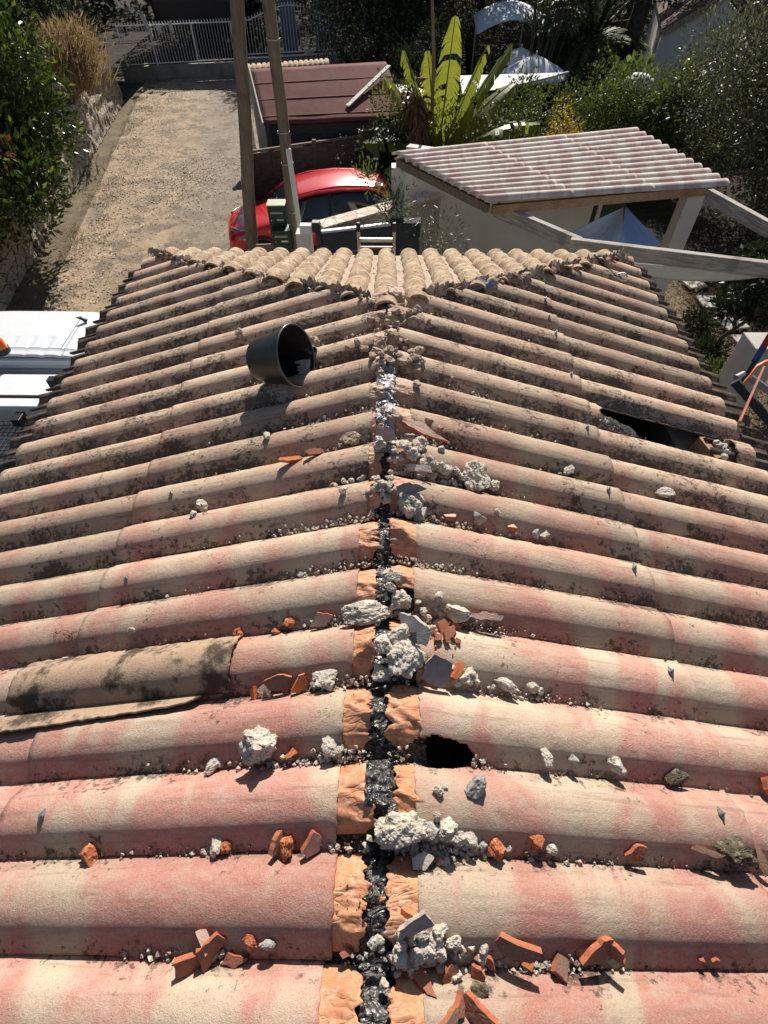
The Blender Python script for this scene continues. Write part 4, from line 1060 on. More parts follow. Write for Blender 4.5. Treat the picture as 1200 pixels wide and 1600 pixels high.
# ---- fence, pillar and gate at the end of the driveway
A0 = Vector((-11.6, 29.75, 0)); A1 = Vector((-6.75, 31.0, 0)); A2 = Vector((-2.6, 32.2, 0))
t = thing('low_wall', 'low grey rendered wall closing the far end of the driveway under the railings', 'wall')
mid = (A0 + A1) / 2
MB().beam(A0 + Vector((-.3, 0, .22)), A1 + Vector((0, 0, .22)), .25, .60).build('wall_body', rough_mat('dark_render', (.20, .18, .15), (.30, .27, .23), 2, .9), t)
t = thing('railing_fence', 'white painted metal railing of thin spiked bars on the low wall', 'fence')
def rail(A, B, z0, z1, n, par, nm_bar=True, arch=0.0, posts=()):
    mt = M['white_metal']; d = B - A
    def top(u): return z1 + arch * math.sin(math.pi * min(1, max(0, u))) ** 1.5
    fr = MB(); fr.beam(A + Vector((0, 0, z0)), B + Vector((0, 0, z0)), .035, .035)
    fr.tube([A + d * (i / 16) + Vector((0, 0, top(i / 16))) for i in range(17)], .022, 6)
    fr.build('rail', mt, par)
    bars = MB()
    for i in range(n + 1):
        p = A + d * (i / n); bars.tube([p + Vector((0, 0, z0)), p + Vector((0, 0, top(i / n) + .02))], .011, 5)
        bars.tube([p + Vector((0, 0, top(i / n) + .01)), p + Vector((0, 0, top(i / n) + .07)), p + Vector((0, 0, top(i / n) + .12))], [.012, .028, .004], 5)
    bars.build('bars', mt, par)
    for u in posts:
        p = A + d * u; m = MB(); m.beam(p + Vector((0, -.02, z0 - .1)), p + Vector((0, -.02, z1)), .05, .05); m.build('post', mt, par)
rail(A0, A1 - Vector((.25, 0, 0)), .60, 1.85, 38, t, posts=(.0, .27, .64, .99))
pl_ = MB().box((A1.x, A1.y, .95), (.38, .38, 1.9)).box((A1.x, A1.y, 1.94), (.46, .46, .08), taper=.9).build('gate_pillar', rough_mat('taupe_pillar', (.17, .14, .12), (.24, .20, .17), 3))
tag(pl_, 'square taupe gate pillar with a pale cap between railing and gate', 'pillar')
t = thing('driveway_gate', 'white metal gate with arched top beside the taupe pillar', 'gate')
rail(A1 + Vector((.25, .05, 0)), A2, .75, 1.85, 30, t, arch=.45)
MB().beam(A1 + Vector((.25, .05, .62)), A2 + Vector((0, 0, .62)), .05, .05).build('rail', M['white_metal'], t)
MB().beam(A1 + Vector((.25, .05, .12)), A2 + Vector((0, 0, .12)), .05, .05).build('rail', M['white_metal'], t)
b = MB()
for i in range(70):
    p = (A1 + Vector((.25, .05, 0))).lerp(A2, i / 69); b.tube([p + Vector((0, 0, .1)), p + Vector((0, 0, .62))], .008, 4)
b.build('lower_bars', M['white_metal'], t)
# blue shutters and dark shelter behind the gate
t = thing('blue_gate_panels', 'faded blue solid panels standing open behind the white gate', 'panels')
for x0, x1 in ((-5.25, -4.55), (-3.65, -2.7)):
    MB().box(((x0 + x1) / 2, 33.6, 1.15), (x1 - x0, .05, 2.3), Euler((0, 0, .1)).to_matrix(), 1).build('panel', M['blue_door'], t, bevel=.01)
o = MB().grid(lambda u, v: (-10.6 + 4.2 * u, 31.6 + .5 * v, 2.55 - .9 * v - .12 * math.sin(u * 9) * v), 20, 6).build('dark_tarpaulin', plain('dark_tarp', (.012, .016, .03), .5), None, True, solid=.01)
tag(o, 'dark tarpaulin hung on a rail behind the railing fence', 'tarpaulin')
t = thing('white_rag', 'torn white cloth scraps hanging over the railing fence', 'cloth')
for px, py, L in ((222, 40, 1.0), (262, 42, .5), (243, 46, .35)):
    c = F(px, py, 30.0)
    MB().grid(lambda u, v: (c.x + .22 * u * (1 - .6 * v) + .28 * v * L, c.y + .05 * math.sin(u * 6), c.z + .3 * L - .75 * v * L + .05 * u), 6, 8).build('scrap', M['cloth_w'], t, True, solid=.004)

# ---- shed with red-brown roof
a, b_, c_, d_ = G(412, 193, 2.05), G(636, 183, 2.05), G(603, 96, 2.75), G(391, 108, 2.75)
t = thing('garden_shed', 'dark boarded shed with a flat-pitched dull red felt roof', 'shed')
MB().grid(lambda u, v: tuple((a.lerp(b_, u)).lerp(d_.lerp(c_, u), v) + Vector((0, 0, .012 * mn.noise(Vector((u * 4, v * 4, 0)))))), 24, 16).build('roof', M['clay_red'], t, True, solid=.05)
for v in (.12, .42, .72):
    p = a.lerp(d_, v); q = b_.lerp(c_, v); MB().beam(p + Vector((0, 0, .004)), q + Vector((0, 0, .004)), .03, .010).build('felt_seam', M['clay_red'], t)
def dn(p, z=0, s=.10):
    ctr = (a + b_ + c_ + d_) / 4; return Vector((p.x + (ctr.x - p.x) * s, p.y + (ctr.y - p.y) * s, z))
for p, q in ((a, b_), (b_, c_), (c_, d_), (d_, a)):
    m = MB(); P0, P1 = dn(p), dn(q); z0, z1 = p.z - .07, q.z - .07
    nb = int((P1 - P0).length / .0001) and 12
    m.add([P0, P1, Vector((P1.x, P1.y, z1)), Vector((P0.x, P0.y, z0))], [(0, 1, 2, 3)]); m.build('wall', M['shed_dark'], t, solid=.05, offset=0)
MB().beam(a + Vector((-.02, 0, .0)), d_ + Vector((-.02, 0, .0)), .03, .04).build('edge_trim', M['batten'], t)
p0 = dn(a); p1 = dn(b_)
for k in range(9):
    z = .12 + .22 * k; MB().beam(Vector((p0.x, p0.y - .04, z)), Vector((p1.x, p1.y - .04, z)), .015, .20).build('cladding_board', M['shed_dark'], t)
def onr(px, py):
    n_ = (b_ - a).cross(d_ - a).normalized(); d = ray(px, py); k = (a - CAM).dot(n_) / d.dot(n_); return CAM + d * k
o = MB().beam(onr(543, 168) + Vector((0, 0, .03)), onr(608, 105) + Vector((0, 0, .03)), .11, .03).build('wooden_batten', M['batten'])
tag(o, 'pale wooden plank lying diagonally on the red shed roof', 'plank')
# pale scalloped tiles peeping behind the shed roof, on a low wall
t = thing('tiled_wall_top', 'row of pale canal tiles capping a low wall behind the shed roof', 'wall')
q0 = G(383, 106, 2.3); q1 = G(508, 97, 2.3)
MB().beam(q0 + Vector((0, .3, -1.2)), q1 + Vector((0, .3, -1.2)), .25, 2.2).build('wall', M['render'], t)
for i in range(16):
    p = q0.lerp(q1, i / 15); MB().grid(lambda u, v: (p.x + .07 * math.cos(math.pi * u), p.y + .1 + .4 * v, p.z - .16 + .06 * math.sin(math.pi * u) + .1 * v), 8, 2).build('cap_tile', M['tile'], t, True, solid=.012)

# ---- woven wood panel fence in front of the shed
t = thing('panel_fence', 'dark weathered wood panel fence between the shed and the red car', 'fence')
f0 = G(392, 236, 1.75); f1 = G(545, 214, 1.75); f2 = f1 + (f1 - f0) * .9
def panel(A, B, name, seed, amp=.018):
    d = B - A; n = 11
    m = MB()
    for i in range(n):
        z = .08 + 1.6 * i / n
        seg = 10
        def fn(u, v, z=z, i=i):
            p = A + d * u; nn = Vector((-d.y, d.x, 0)).normalized()
            wv = amp * math.sin(u * math.pi * 6 + i * math.pi)
            return (p.x + nn.x * wv, p.y + nn.y * wv, z + .155 * v + .01 * mn.noise(Vector((u * 5, i, seed))))
        m.grid(fn, 24, 1)
    m.build(name, M['fence_wood'], t, solid=.012, offset=0)
    if amp > .01: MB().beam(Vector((A.x, A.y, 1.74)), Vector((B.x, B.y, 1.74)), .06, .045).build('top_rail', M['pole'], t)
L = (f2 - f0).length; np_ = 3
for i in range(np_):
    A = f0.lerp(f2, i / np_); B = f0.lerp(f2, (i + 1) / np_); A = Vector((A.x, A.y, 0)); B = Vector((B.x, B.y, 0))
    panel(A + (B - A) * .03, B - (B - A) * .03, 'fence_panel', i)
    MB().box((A.x, A.y, .9), (.09, .09, 1.8)).build('fence_post', M['fence_wood'], t)
    for k in (.33, .66):
        p = A.lerp(B, k); MB().box((p.x, p.y - .04, .9), (.05, .02, 1.65)).build('upright_batten', M['fence_wood'], t)
s0 = Vector((f0.x - .12, f0.y - .1, 0)); s1 = Vector((-3.85, 17.6, 0)); s2 = Vector((-3.2, 12.6, 0))
panel(s0, s1, 'fence_panel', 9, .004); panel(s2, s0, 'fence_panel', 11, .004)
MB().box((s0.x, s0.y, .95), (.10, .10, 1.9)).build('fence_post', M['fence_wood'], t)

# ---- utility poles
def pole(name, label, fwd, pts, r0, r1, conduit=None):
    t = thing(name, label, 'pole')
    b0 = F(*pts[1], fwd); b1 = F(*pts[0], fwd); d = (b1 - b0); base = b0 - d * (b0.z / d.z); top = b0 + d * 2.2
    n = 14; P_ = [base.lerp(top, i / n) + Vector((.012 * math.sin(i * 1.7), 0, 0)) for i in range(n + 1)]
    MB().tube(P_, [r0 + (r1 - r0) * i / n for i in range(n + 1)], 14).build('shaft', M['pole'], t, True)
    return t, base, top
t, pb, ptp = pole('utility_pole', 'thick grey-brown wooden pole, the left one of two by the driveway', 11.4, ((371, 0), (394, 390)), .125, .095)
t2, pb2, ptp2 = pole('utility_pole', 'slimmer wooden pole with metal bands and a white conduit at its foot', 11.2, ((420, 0), (464, 390)), .105, .088)
for py in (61, 206, 255, 330):
    k = F(600, py, 11.2).z / 1.0; f = (F(440, py, 11.2).z - pb2.z) / (ptp2.z - pb2.z); c = pb2.lerp(ptp2, f)
    dd = (ptp2 - pb2).normalized(); MB().tube([c - dd * .012, c + dd * .012], .112, 16, cap=False).build('metal_band', M['galv'], t2, True, solid=.003)
c0 = F(450, 232, 11.02); c1 = F(474, 395, 11.02); d = c0 - c1
o = MB().beam(c0, c1 - d * .9, .085, .07).build('white_conduit', M['paint_white'], t2, bevel=.01)
# mail boxes on a board between the poles
t = thing('mailbox', 'dark green letterbox with a sage lid, the upper one of two', 'mailbox')
def mbox(t, px, py, wp, hp, fwd, lid):
    c = F(px, py, fwd); sc = (c - CAM).dot(RM @ Vector((0, 0, -1))) / FPX; wd = wp * sc; ht = hp * sc * 1.25
    rt = Euler((0, 0, R(2))).to_matrix()
    MB().box(c, (wd, .28, ht), rt).build('box', M['mail_green'], t, bevel=.012)
    MB().box(c + Vector((0, -.015, ht / 2 + .012)), (wd + .02, .33, .024), rt).build('lid', lid, t, bevel=.008)
    MB().box(c + Vector((0, -.145, ht * .26)), (wd * .72, .012, .035), rt).build('flap', M['galv'], t, bevel=.003)
    MB().box(c + Vector((.06, -.143, ht * .02)), (wd * .38, .01, .03), rt).build('name_plate', M['batten'], t)
    MB().tube([c + Vector((-wd * .33, -.13, .0)), c + Vector((-wd * .33, -.152, .0))], .014, 8).build('lock', M['galv'], t)
mbox(t, 435, 340, 27, 33, 11.35, M['mail_sage'])
t = thing('mailbox', 'green letterbox with white sticker, the lower one of two', 'mailbox'); mbox(t, 442, 373, 28, 24, 11.15, M['mail_green'])
cc = F(442, 388, 11.1)
o = MB().beam(F(398, 386, 11.2), F(466, 383, 11.2), .04, .10).build('support_board', M['pole']); tag(o, 'wooden board nailed between the two poles under the letterboxes', 'board')

# ---- red hatchback
def car():
    root = thing('parked_car', 'shiny red hatchback parked between the fence and the poles', 'car', (-1.78, 13.35, 0), rz=R(180 + 12))
    L, Wd, Hc = 4.05, 1.72, 1.46
    # body: cross sections along x (front +)
    secs = [(2.02, .62, .28, .62), (1.95, .74, .2, .72), (1.7, .82, .18, .82), (1.2, .86, .17, .92), (.85, .86, .17, .97), (.3, .87, .17, .96), (-.6, .87, .17, .96), (-1.3, .86, .17, .98), (-1.8, .83, .2, .98), (-2.0, .74, .26, .90), (-2.05, .60, .4, .72)]
    m = MB(); V = []
    for x, hw, z0, z1 in secs:
        ring = [(-hw * .92, z0), (-hw, z0 + .12), (-hw * 1.0, (z0 + z1) / 2), (-hw * .985, z1 - .1), (-hw * .9, z1 - .02), (-hw * .5, z1 + .035), (0, z1 + .05), (hw * .5, z1 + .035), (hw * .9, z1 - .02), (hw * .985, z1 - .1), (hw, (z0 + z1) / 2), (hw, z0 + .12), (hw * .92, z0)]
        V += [(x, y, z) for y, z in ring]
    n = 13; fs = []
    for i in range(len(secs) - 1):
        for k in range(n - 1): fs.append((i * n + k, i * n + k + 1, (i + 1) * n + k + 1, (i + 1) * n + k))
    fs += [tuple(range(n)), tuple(reversed([(len(secs) - 1) * n + k for k in range(n)]))]
    m.add(V, fs); o = m.build('body', M['car_red'], root, True); o.modifiers.new('s', 'SUBSURF').levels = 2; o.modifiers['s'].render_levels = 2
    # greenhouse (glass) and roof skin
    def gh(u, v, grow=0, zs=1.0):
        pass
    cab = [(1.0, .62, .96), (.42, .60, 1.34), (.05, .60, 1.43), (-.55, .60, 1.46), (-1.15, .58, 1.42), (-1.55, .56, 1.32), (-1.92, .58, 1.02)]
    g = MB(); V = []
    for x, hw, z in cab:
        bz = .93; low = .80 if x < .9 else .74
        V += [(x if z > 1 else x, -low, bz), (x, -hw - .03, max(bz + .01, z - .07)), (x, -hw * .8, z), (x, 0, z + .025), (x, hw * .8, z), (x, hw + .03, max(bz + .01, z - .07)), (x, low, bz)]
    fs = []
    for i in range(len(cab) - 1):
        for k in range(6): fs.append((i * 7 + k, i * 7 + k + 1, (i + 1) * 7 + k + 1, (i + 1) * 7 + k))
    g.add(V, fs); o = g.build('windows', M['glass'], root, True); s_ = o.modifiers.new('s', 'SUBSURF'); s_.levels = s_.render_levels = 2
    r_ = MB()
    def roof(u, v):
        x = .40 - 2.02 * u; y = (v * 2 - 1) * (.60 - .03 * u); zz = 1.36 + .115 * math.sin(min(1, u * 1.15 + .02) * math.pi * .86) - .055 * abs(v * 2 - 1) ** 3 + .02
        return (x, y, zz)
    r_.grid(roof, 24, 16); r_.build('roof', M['car_red'], root, True, solid=.03)
    for sy in (-1, 1):
        r2 = MB(); r2.tube([(1.02, sy * .74, .96), (.44, sy * .635, 1.335), (.0, sy * .64, 1.42), (-.6, sy * .64, 1.44), (-1.2, sy * .62, 1.40), (-1.6, sy * .60, 1.30), (-1.95, sy * .66, 1.0)], .035, 8)
        r2.build('roof_rail', M['car_red'], root, True)
        MB().tube([(-.28, sy * .80, .95), (-.32, sy * .655, 1.39)], .03, 6).build('door_pillar', M['black'], root)
        b = MB(); b.beam((.95, sy * .845, .93), (-1.75, sy * .835, .96), .03, .03); b.build('window_trim', M['black'], root)
        mr = MB(); mr.box((.78, sy * .98, 1.02), (.13, .20, .13)); mr.build('side_mirror', M['car_red'], root, bevel=.03)
        for dx in (0.1, -.95): MB().beam((dx, sy * .885, .78), (dx - .2, sy * .885, .78), .025, .03).build('door_handle', M['chrome'], root)
        MB().beam((1.0, sy * .872, .36), (-1.2, sy * .876, .36), .03, .09).build('sill_trim', M['black'], root)
        for x in (1.28, -1.28):
            w_ = MB(); T = Matrix.Translation((x, sy * .80, .31)) @ Matrix.Rotation(R(90) * sy, 4, 'X')
            w_.lathe([(.20, -.10), (.29, -.10), (.315, -.07), (.315, .07), (.29, .10), (.20, .10)], 32, T); wo = w_.build('wheel', M['rubber'], root, True)
            rm = MB(); T2 = Matrix.Translation((x, sy * .80, .31)) @ Matrix.Rotation(-R(90) * sy, 4, 'X')
            rm.lathe([(.205, .085), (.19, .055), (.06, .06), (.04, .085), (.001, .085)], 30, T2); rm.build('rim', M['alloy'], wo, True)
            ar = MB(); ar.tube([(x + .375 * math.cos(a_), sy * .868, .31 + .375 * math.sin(a_)) for a_ in [i * math.pi / 14 for i in range(15)]], .03, 6); ar.build('wheel_arch', M['black'], root, True)
        hl = MB(); hl.grid(lambda u, v: (1.60 + .33 * u, sy * (.86 - .30 * u * u - .16 * v), .62 + .16 * v + .02 - .02 * u), 8, 6); hl.build('headlight', M['chrome'], root, True, solid=.01)
    MB().grid(lambda u, v: (.95 - .50 * v, (u * 2 - 1) * (.66 - .1 * v), 1.0 + .335 * v + .03 * (1 - (u * 2 - 1) ** 2)), 12, 6).build('windscreen', M['glass'], root, True)
    MB().box((2.0, 0, .42), (.06, 1.2, .16)).build('front_grille', M['black'], root, bevel=.02)
    MB().tube([(-1.25, .0, 1.47), (-1.33, 0, 1.53), (-1.42, 0, 1.50)], [.03, .04, .01], 8).build('antenna', M['black'], root, True)
    for y in (-.3, .3): MB().tube([(1.0, y, 1.0), (.82, y - .45, 1.12)], .012, 5).build('wiper', M['black'], root)
car()

# ---- garden wall with stone coping; pale rendered wall; anthracite panels and planter; ladder
t = thing('garden_wall', 'pale rendered wall topped with crazy-paved stone coping, running back under the carport', 'wall')
g0 = G(499, 353, 1.65); g1 = G(693, 299, 1.65); g2 = g0.lerp(g1, 1.25)
MB().beam(Vector((g0.x, g0.y, .8)), Vector((g2.x, g2.y, .8)), .20, 1.6).build('wall_body', M['render'], t)
MB().beam(g0, g2, .36, .06).build('coping', M['coping'], t, bevel=.012)
t = thing('rendered_wall', 'large plain pale rendered garage wall behind the carport roof edge', 'wall')
w0 = F(640, 380, 12.4); w1 = F(905, 380, 10.6)
MB().beam(Vector((w0.x - .1, w0.y, 1.2)), Vector((3.85, 10.9, 1.2)), .2, 2.4).build('wall_body', M['render_white'], t)
t = thing('anthracite_gate', 'low dark grey boarded gate with pale top edge, behind the ladder', 'gate')
h0 = G(502, 362, 1.85); h1 = G(610, 350, 1.85)
for k in range(5):
    MB().beam(Vector((h0.x, h0.y, .19 + .362 * k)), Vector((h1.x, h1.y, .19 + .362 * k)), .05, .347).build('board', M['slate_grey'], t, bevel=.008)
MB().beam(h0, h1, .07, .04).build('top_edge', M['edge_grey'], t)
MB().beam(Vector((h0.x - .05, h0.y, 0)), Vector((h0.x - .05, h0.y, 1.98)), .10, .10).build('post', M['slate_grey'], t)
MB().box((h0.x - .33, h0.y + .15, .90), (.26, .26, 1.80)).build('pillar', M['render_white'], t)
MB().box((h0.x - .26, h0.y - .02, 1.91), (.20, .14, .14)).build('lamp_box', M['off_white'], t, bevel=.01)
MB().box((h0.x - .08, h0.y - .02, 1.95), (.14, .14, .16)).build('hinge_box', M['black'], t, bevel=.01)
t = thing('planter_box', 'tall dark grey planter box holding a thin-leaved bush', 'planter')
k0 = G(612, 352, 1.83); k1 = G(655, 345, 1.83)
pc = (k0 + k1) / 2
MB().box((pc.x, pc.y + .11, .905), (.52, .22, 1.81)).build('box', M['slate_grey'], t, bevel=.01)
MB().box((pc.x, pc.y + .11, 1.82), (.56, .26, .03)).build('rim', M['slate_grey'], t, bevel=.008)
for sx in (-.25, .25): MB().box((pc.x + sx, pc.y - .01, .90), (.04, .02, 1.78)).build('corner_trim', M['edge_grey'] if False else M['slate_grey'], t)
t = thing('potted_bush', 'thin-leaved willowy bush with drooping sprays growing in the grey planter', 'bush')
cb = Vector((pc.x - .15, pc.y + .12, 2.15))
foliage('foliage', [(tuple(cb), (.38, .35, .42)), ((cb.x + .45, cb.y - .1, 1.75), (.4, .3, .35)), ((cb.x + .85, cb.y - .1, 1.45), (.45, .35, .6)), ((cb.x + 1.05, cb.y - .1, 1.05), (.35, .3, .5))], 1150, .10, M['lf_grey'], t, .9, up=-.1, aspect=.16)
foliage('brighter_foliage', [((cb.x - .1, cb.y, 2.1), (.35, .3, .35)), ((cb.x - .55, cb.y + .5, 2.35), (.25, .25, .3))], 420, .11, M['lf_fig'], t, .9, up=.5, aspect=.18)  # second set of leaves in a brighter green
trunk((cb.x, cb.y, 1.3), (cb.x - .3, cb.y + .3, 2.4), .02, .008, M['bark_pale'], t, 6, .5, 3, 'stems')

t = thing('ladder', 'aluminium ladder top poking up over the far eave', 'ladder')
lc = F(589, 350, 5.05)
for sx in (-.155, .155):
    MB().beam((lc.x + sx, 5.95, .0), (lc.x + sx, 4.80, 3.86), .025, .065).build('rail', M['chrome'], t, bevel=.004)
    MB().box((lc.x + sx, 4.795, 3.89), (.036, .075, .06), Euler((-.3, 0, 0)).to_matrix()).build('end_cap', M['black'], t, bevel=.008)
for k in range(14):
    f = .975 - .071 * k
    a_ = Vector((lc.x - .155, 5.95 - 1.15 * f, 3.86 * f)); MB().beam(a_, a_ + Vector((.31, 0, 0)), .034, .030).build('rung', M['chrome'], t, bevel=.006)
a_ = Vector((lc.x - .155, 5.95 - 1.15 * .955, 3.86 * .955)); MB().beam(a_, a_ + Vector((.31, 0, 0)), .02, .02).build('rung', M['copper'], t)

# ---- carport with wave sheets
NL, FL, FR, NR_ = G(757, 318, 2.62), G(612, 243, 2.78), G(985, 203, 2.62), G(1137, 291, 2.42)
t = thing('carport', 'open carport with pink and white banded wave-sheet roof on white posts', 'carport')
NW = 12
def cmat():
    m = NT('banded_wave_sheet'); p = m.pos()
    b = m.ramp(m.noise(m.mapv(p, (4, .8, 0)), 1.2, 2, .5), .44, .56)
    c = m.mix(b, (.54, .40, .34), (.64, .56, .48)); c = m.mix(m.ramp(m.noise(p, 12, 5, .7), .55, .7, 0, .5), c, (.44, .31, .27))
    m.base(c); m.set(Roughness=.8); m.bump(m.noise(p, 60, 4), .3, .005); return m.m
CM = cmat()
nrm = (NR_ - NL).cross(FL - NL).normalized()
for k in range(3):
    def fn(u, v, k=k):
        uu = (k + u * 1.03) / 3; f = v * NW; w_ = abs(math.sin(f * math.pi)) ** .8
        a = NL.lerp(NR_, uu); b = FL.lerp(FR, uu); p = a.lerp(b, v)
        cut = 0
        return tuple(p + nrm * (.070 * w_ + .006 * (3 - k)))
    MB().grid(fn, 20, NW * 14).build('roof_sheet', CM, t, True, solid=.012)
MB().beam(NL + Vector((.15, .1, -.12)), NR_ + Vector((-.1, .1, -.09)), .07, .13).build('fascia_beam', M['beam_tan'], t)
MB().beam(FL + Vector((.10, -.05, -.09)), NL + Vector((.08, .05, -.09)), .07, .12).build('fascia_beam', M['pole'], t)
MB().beam(FL + Vector((.1, 0, -.12)), FR + Vector((-.1, 0, -.12)), .07, .18).build('fascia_beam', M['beam_tan'], t)
MB().beam(NR_ + Vector((-.1, .05, -.12)), FR + Vector((-.08, 0, -.12)), .07, .18).build('fascia_beam', M['beam_tan'], t)
MB().box((FL.x + .12, FL.y - .02, 1.32), (.24, .24, 2.64)).build('post', M['paint_white'], t)
pr_ = Vector((NR_.x - .45, NR_.y + .15, 0)); MB().box((pr_.x, pr_.y, 1.14), (.30, .30, 2.28)).build('post', M['paint_white'], t)
MB().box((FR.x - .3, FR.y - .1, 1.22), (.24, .24, 2.44)).build('post', M['paint_white'], t)
# garage body under the carport: green-framed door at the back
t = thing('garden_door', 'pale framed dark green door in the shade under the carport', 'door')
dd0 = F(940, 330, 10.7)
MB().box((dd0.x + .05, 10.95, 1.1), (.75, .05, 2.1)).build('door_leaf', M['mail_green'], t)
MB().box((dd0.x + .02, 10.91, 1.1), (.07, .06, 2.15)).build('frame', M['paint_white'], t)

# pergola beams
def lbeam(a, b, wd, ht, name, mat, parent=None):
    a = Vector(a); b = Vector(b); zx = (b - a).normalized(); yy = Vector((0, 0, 1)).cross(zx).normalized(); zz = zx.cross(yy); L = (b - a).length
    def f(u, v):
        an = v * 2 * math.pi; return (0, 0, 0)
    o = MB().box((0, 0, 0), (L, wd, ht)).build(name, mat, parent, bevel=.012)
    o.matrix_world = Matrix.Translation((a + b) / 2) @ Matrix((zx, yy, zz)).transposed().to_4x4(); return o
def bm_(a, b, label, wd=.11, ht=.20, mt='beam_grey'):
    o = lbeam(a, b, wd, ht, 'pergola_beam', M[mt]); return tag(o, label, 'beam', 'weathered pergola beams')
bm_(F(775, 327, 9.3), F(905, 383, 8.15), 'weathered grey beam running from the carport corner towards the roof')
bm_(F(890, 383, 8.05), F(1290, 432, 7.0), 'long weathered grey beam crossing the right side above the eave')
bm_(G(1106, 305, 2.35), G(1290, 408, 2.35), 'weathered grey beam sloping down right from the carport post')
# sails
t = thing('shade_sail', 'pale blue and white shade canvas stretched under the carport edge', 'shade sail')
s_top = F(977, 323, 9.9); s_l = F(885, 366, 9.2); s_r = F(1040, 384, 9.0); s_m = F(930, 385, 8.6)
def sail(A, B, C_, nm, mt, sag):
    def fn(u, v):
        p = A.lerp(B, u).lerp(A.lerp(C_, u), v); return tuple(p + Vector((0, 0, -sag * math.sin(u * math.pi) * math.sin(math.pi * v) + .012 * math.sin(v * 40) * u * (1 - u) * 2)))
    MB().grid(fn, 20, 40).build(nm, mt, t, True, solid=.006)
sm2 = F(968, 392, 8.7)
sail(s_top, F(1035, 382, 9.2), sm2, 'blue_panel', M['cloth_b'], .10); sail(F(974, 324, 9.95), sm2 + Vector((.05, 0, 0)), s_l, 'white_panel', M['cloth_w'], .14)
o = MB().grid(lambda u, v: tuple(F(930, 404, 8.0).lerp(F(1240, 428, 7.1), u) + Vector((0, .1 * v, -.02 - (.24 * math.sin(math.pi * min(1, u * 1.05)) ** .6) * v))), 30, 6).build('canvas_strip', M['cloth_w'], None, True, solid=.005)
tag(o, 'narrow white canvas strip hanging under the long grey beam', 'canvas')

# ---- stepping stones, soil bed right
for i, (px, py, wd) in enumerate([(1083, 444, .42), (1112, 473, .50), (1142, 506, .50), (1170, 536, .5), (1076, 447, .3)][:4]):
    p = G(px, py, .03)
    m = MB(); rr = random.Random(i); ang = rr.uniform(-.2, .2) + .15
    vs = [Euler((0, 0, ang)).to_matrix() @ Vector((sx * wd / 2 * rr.uniform(.9, 1.1), sy * wd / 2 * rr.uniform(.9, 1.1), 0)) for sx, sy in ((-1, -1), (1, -1), (1, 1), (-1, 1))]
    m.add([p + v for v in vs] + [p + v + Vector((0, 0, .045)) for v in vs], [(3, 2, 1, 0), (4, 5, 6, 7), (0, 1, 5, 4), (1, 2, 6, 5), (2, 3, 7, 6), (3, 0, 4, 7)])
    o = m.build('stepping_stone', plain('pale_slab', (.50, .46, .38), .9) if i == 0 else bpy.data.materials['pale_slab'], bevel=.012)
    tag(o, ['pale stepping slab nearest the white carport post, half in shade', 'second pale stepping slab away from the carport post', 'third pale stepping slab away from the carport post, beside the dark tree trunk', 'last pale stepping slab, partly hidden by the grey pillar'][i], 'slab', 'stepping slabs')
P = []
for _ in range(4200):
    p = G(random.uniform(1020, 1290), random.uniform(420, 680), .0); P.append((p.x, p.y, .0))
P = np.array(P); n = len(P)
tag(leaf_mesh('dry_grass', P, runit(n) * [1, 1, .5] + [0, 0, .45], runit(n), .13, M['lf_dry'], None, .18), 'dry tan grass and leaf litter around the stepping slabs', 'grass', kind='stuff')

def tree(name, label, cat, clumps, n, size, mat, base=None, top=None, r=.12, limbs=6, spread=1.5, seed=1, shell=.5, up=.3, group=None, aspect=.45, zmin=None, droop=0, tr='trunk', cr='crown'):
    t = thing(name, label, cat, group=group)
    foliage(cr, clumps, n, size, M[mat], t, shell, up=up, aspect=aspect, zmin=zmin, droop=droop)
    if base: trunk(base, top, r, r * .5, M['bark'], t, limbs, spread, seed, tr)
    return t
# dark small tree right of the slabs
pb_ = G(1108, 552, 0)
tree('garden_tree', 'small dark leafy tree with leaning trunk beside the stepping slabs', 'tree', clumpify((6.15, 7.9, 1.75), (.95, .85, .55), 20, .42, 3), 6500, .11, 'lf_garden', (pb_.x, pb_.y, 0), (5.9, 8.0, 1.55), .045, 7, .6, 4)
for i, (px, py, s) in enumerate([(1090, 505, .35), (1105, 548, .35), (1120, 590, .4)]):
    p = G(px, py, .15)
    t = thing('small_shrub', ['low dark shrub by the second stepping slab near the eave', 'low dark shrub at the eave near the leaning trunk', 'low grassy green shrub at the eave beside the grey pillar'][i], 'shrub')
    foliage('foliage', [((p.x, p.y, .15), (s, s, s * .7))], 900, .10, M[('lf_dark', 'lf_dark', 'lf_hedge')[i]], t, .8, aspect=.3)

# ---- big silver-leaved shrub tree at right
cl = []
for c, r, k_, sd_ in [((9.4, 15.0, 2.6), (2.5, 2.5, 2.3), 34, 11), ((11.6, 14.0, 2.5), (2.6, 2.6, 2.1), 26, 12), ((10.6, 14.4, 4.3), (1.3, 1.0, 1.0), 9, 17), ((9.3, 13.6, 2.3), (1.9, 1.8, 2.0), 24, 13), ((13.0, 12.0, 2.4), (2.4, 2.2, 2.2), 22, 14), ((10.8, 17.0, 2.5), (2.2, 2.0, 1.9), 14, 15), ((11.8, 9.6, 1.3), (1.7, 1.8, 1.4), 16, 16)]:
    cl += clumpify(c, r, k_, .42, sd_) + [(c, tuple(x * .75 for x in r))]
tree('silverleaf_tree', 'huge bushy tree with small glittering grey-green leaves filling the upper right', 'tree', cl, 120000, .095, 'lf_grey', (9.8, 14, 0), (10.2, 14, 4.2), .2, 10, 2.6, 8, shell=.6, up=.5)

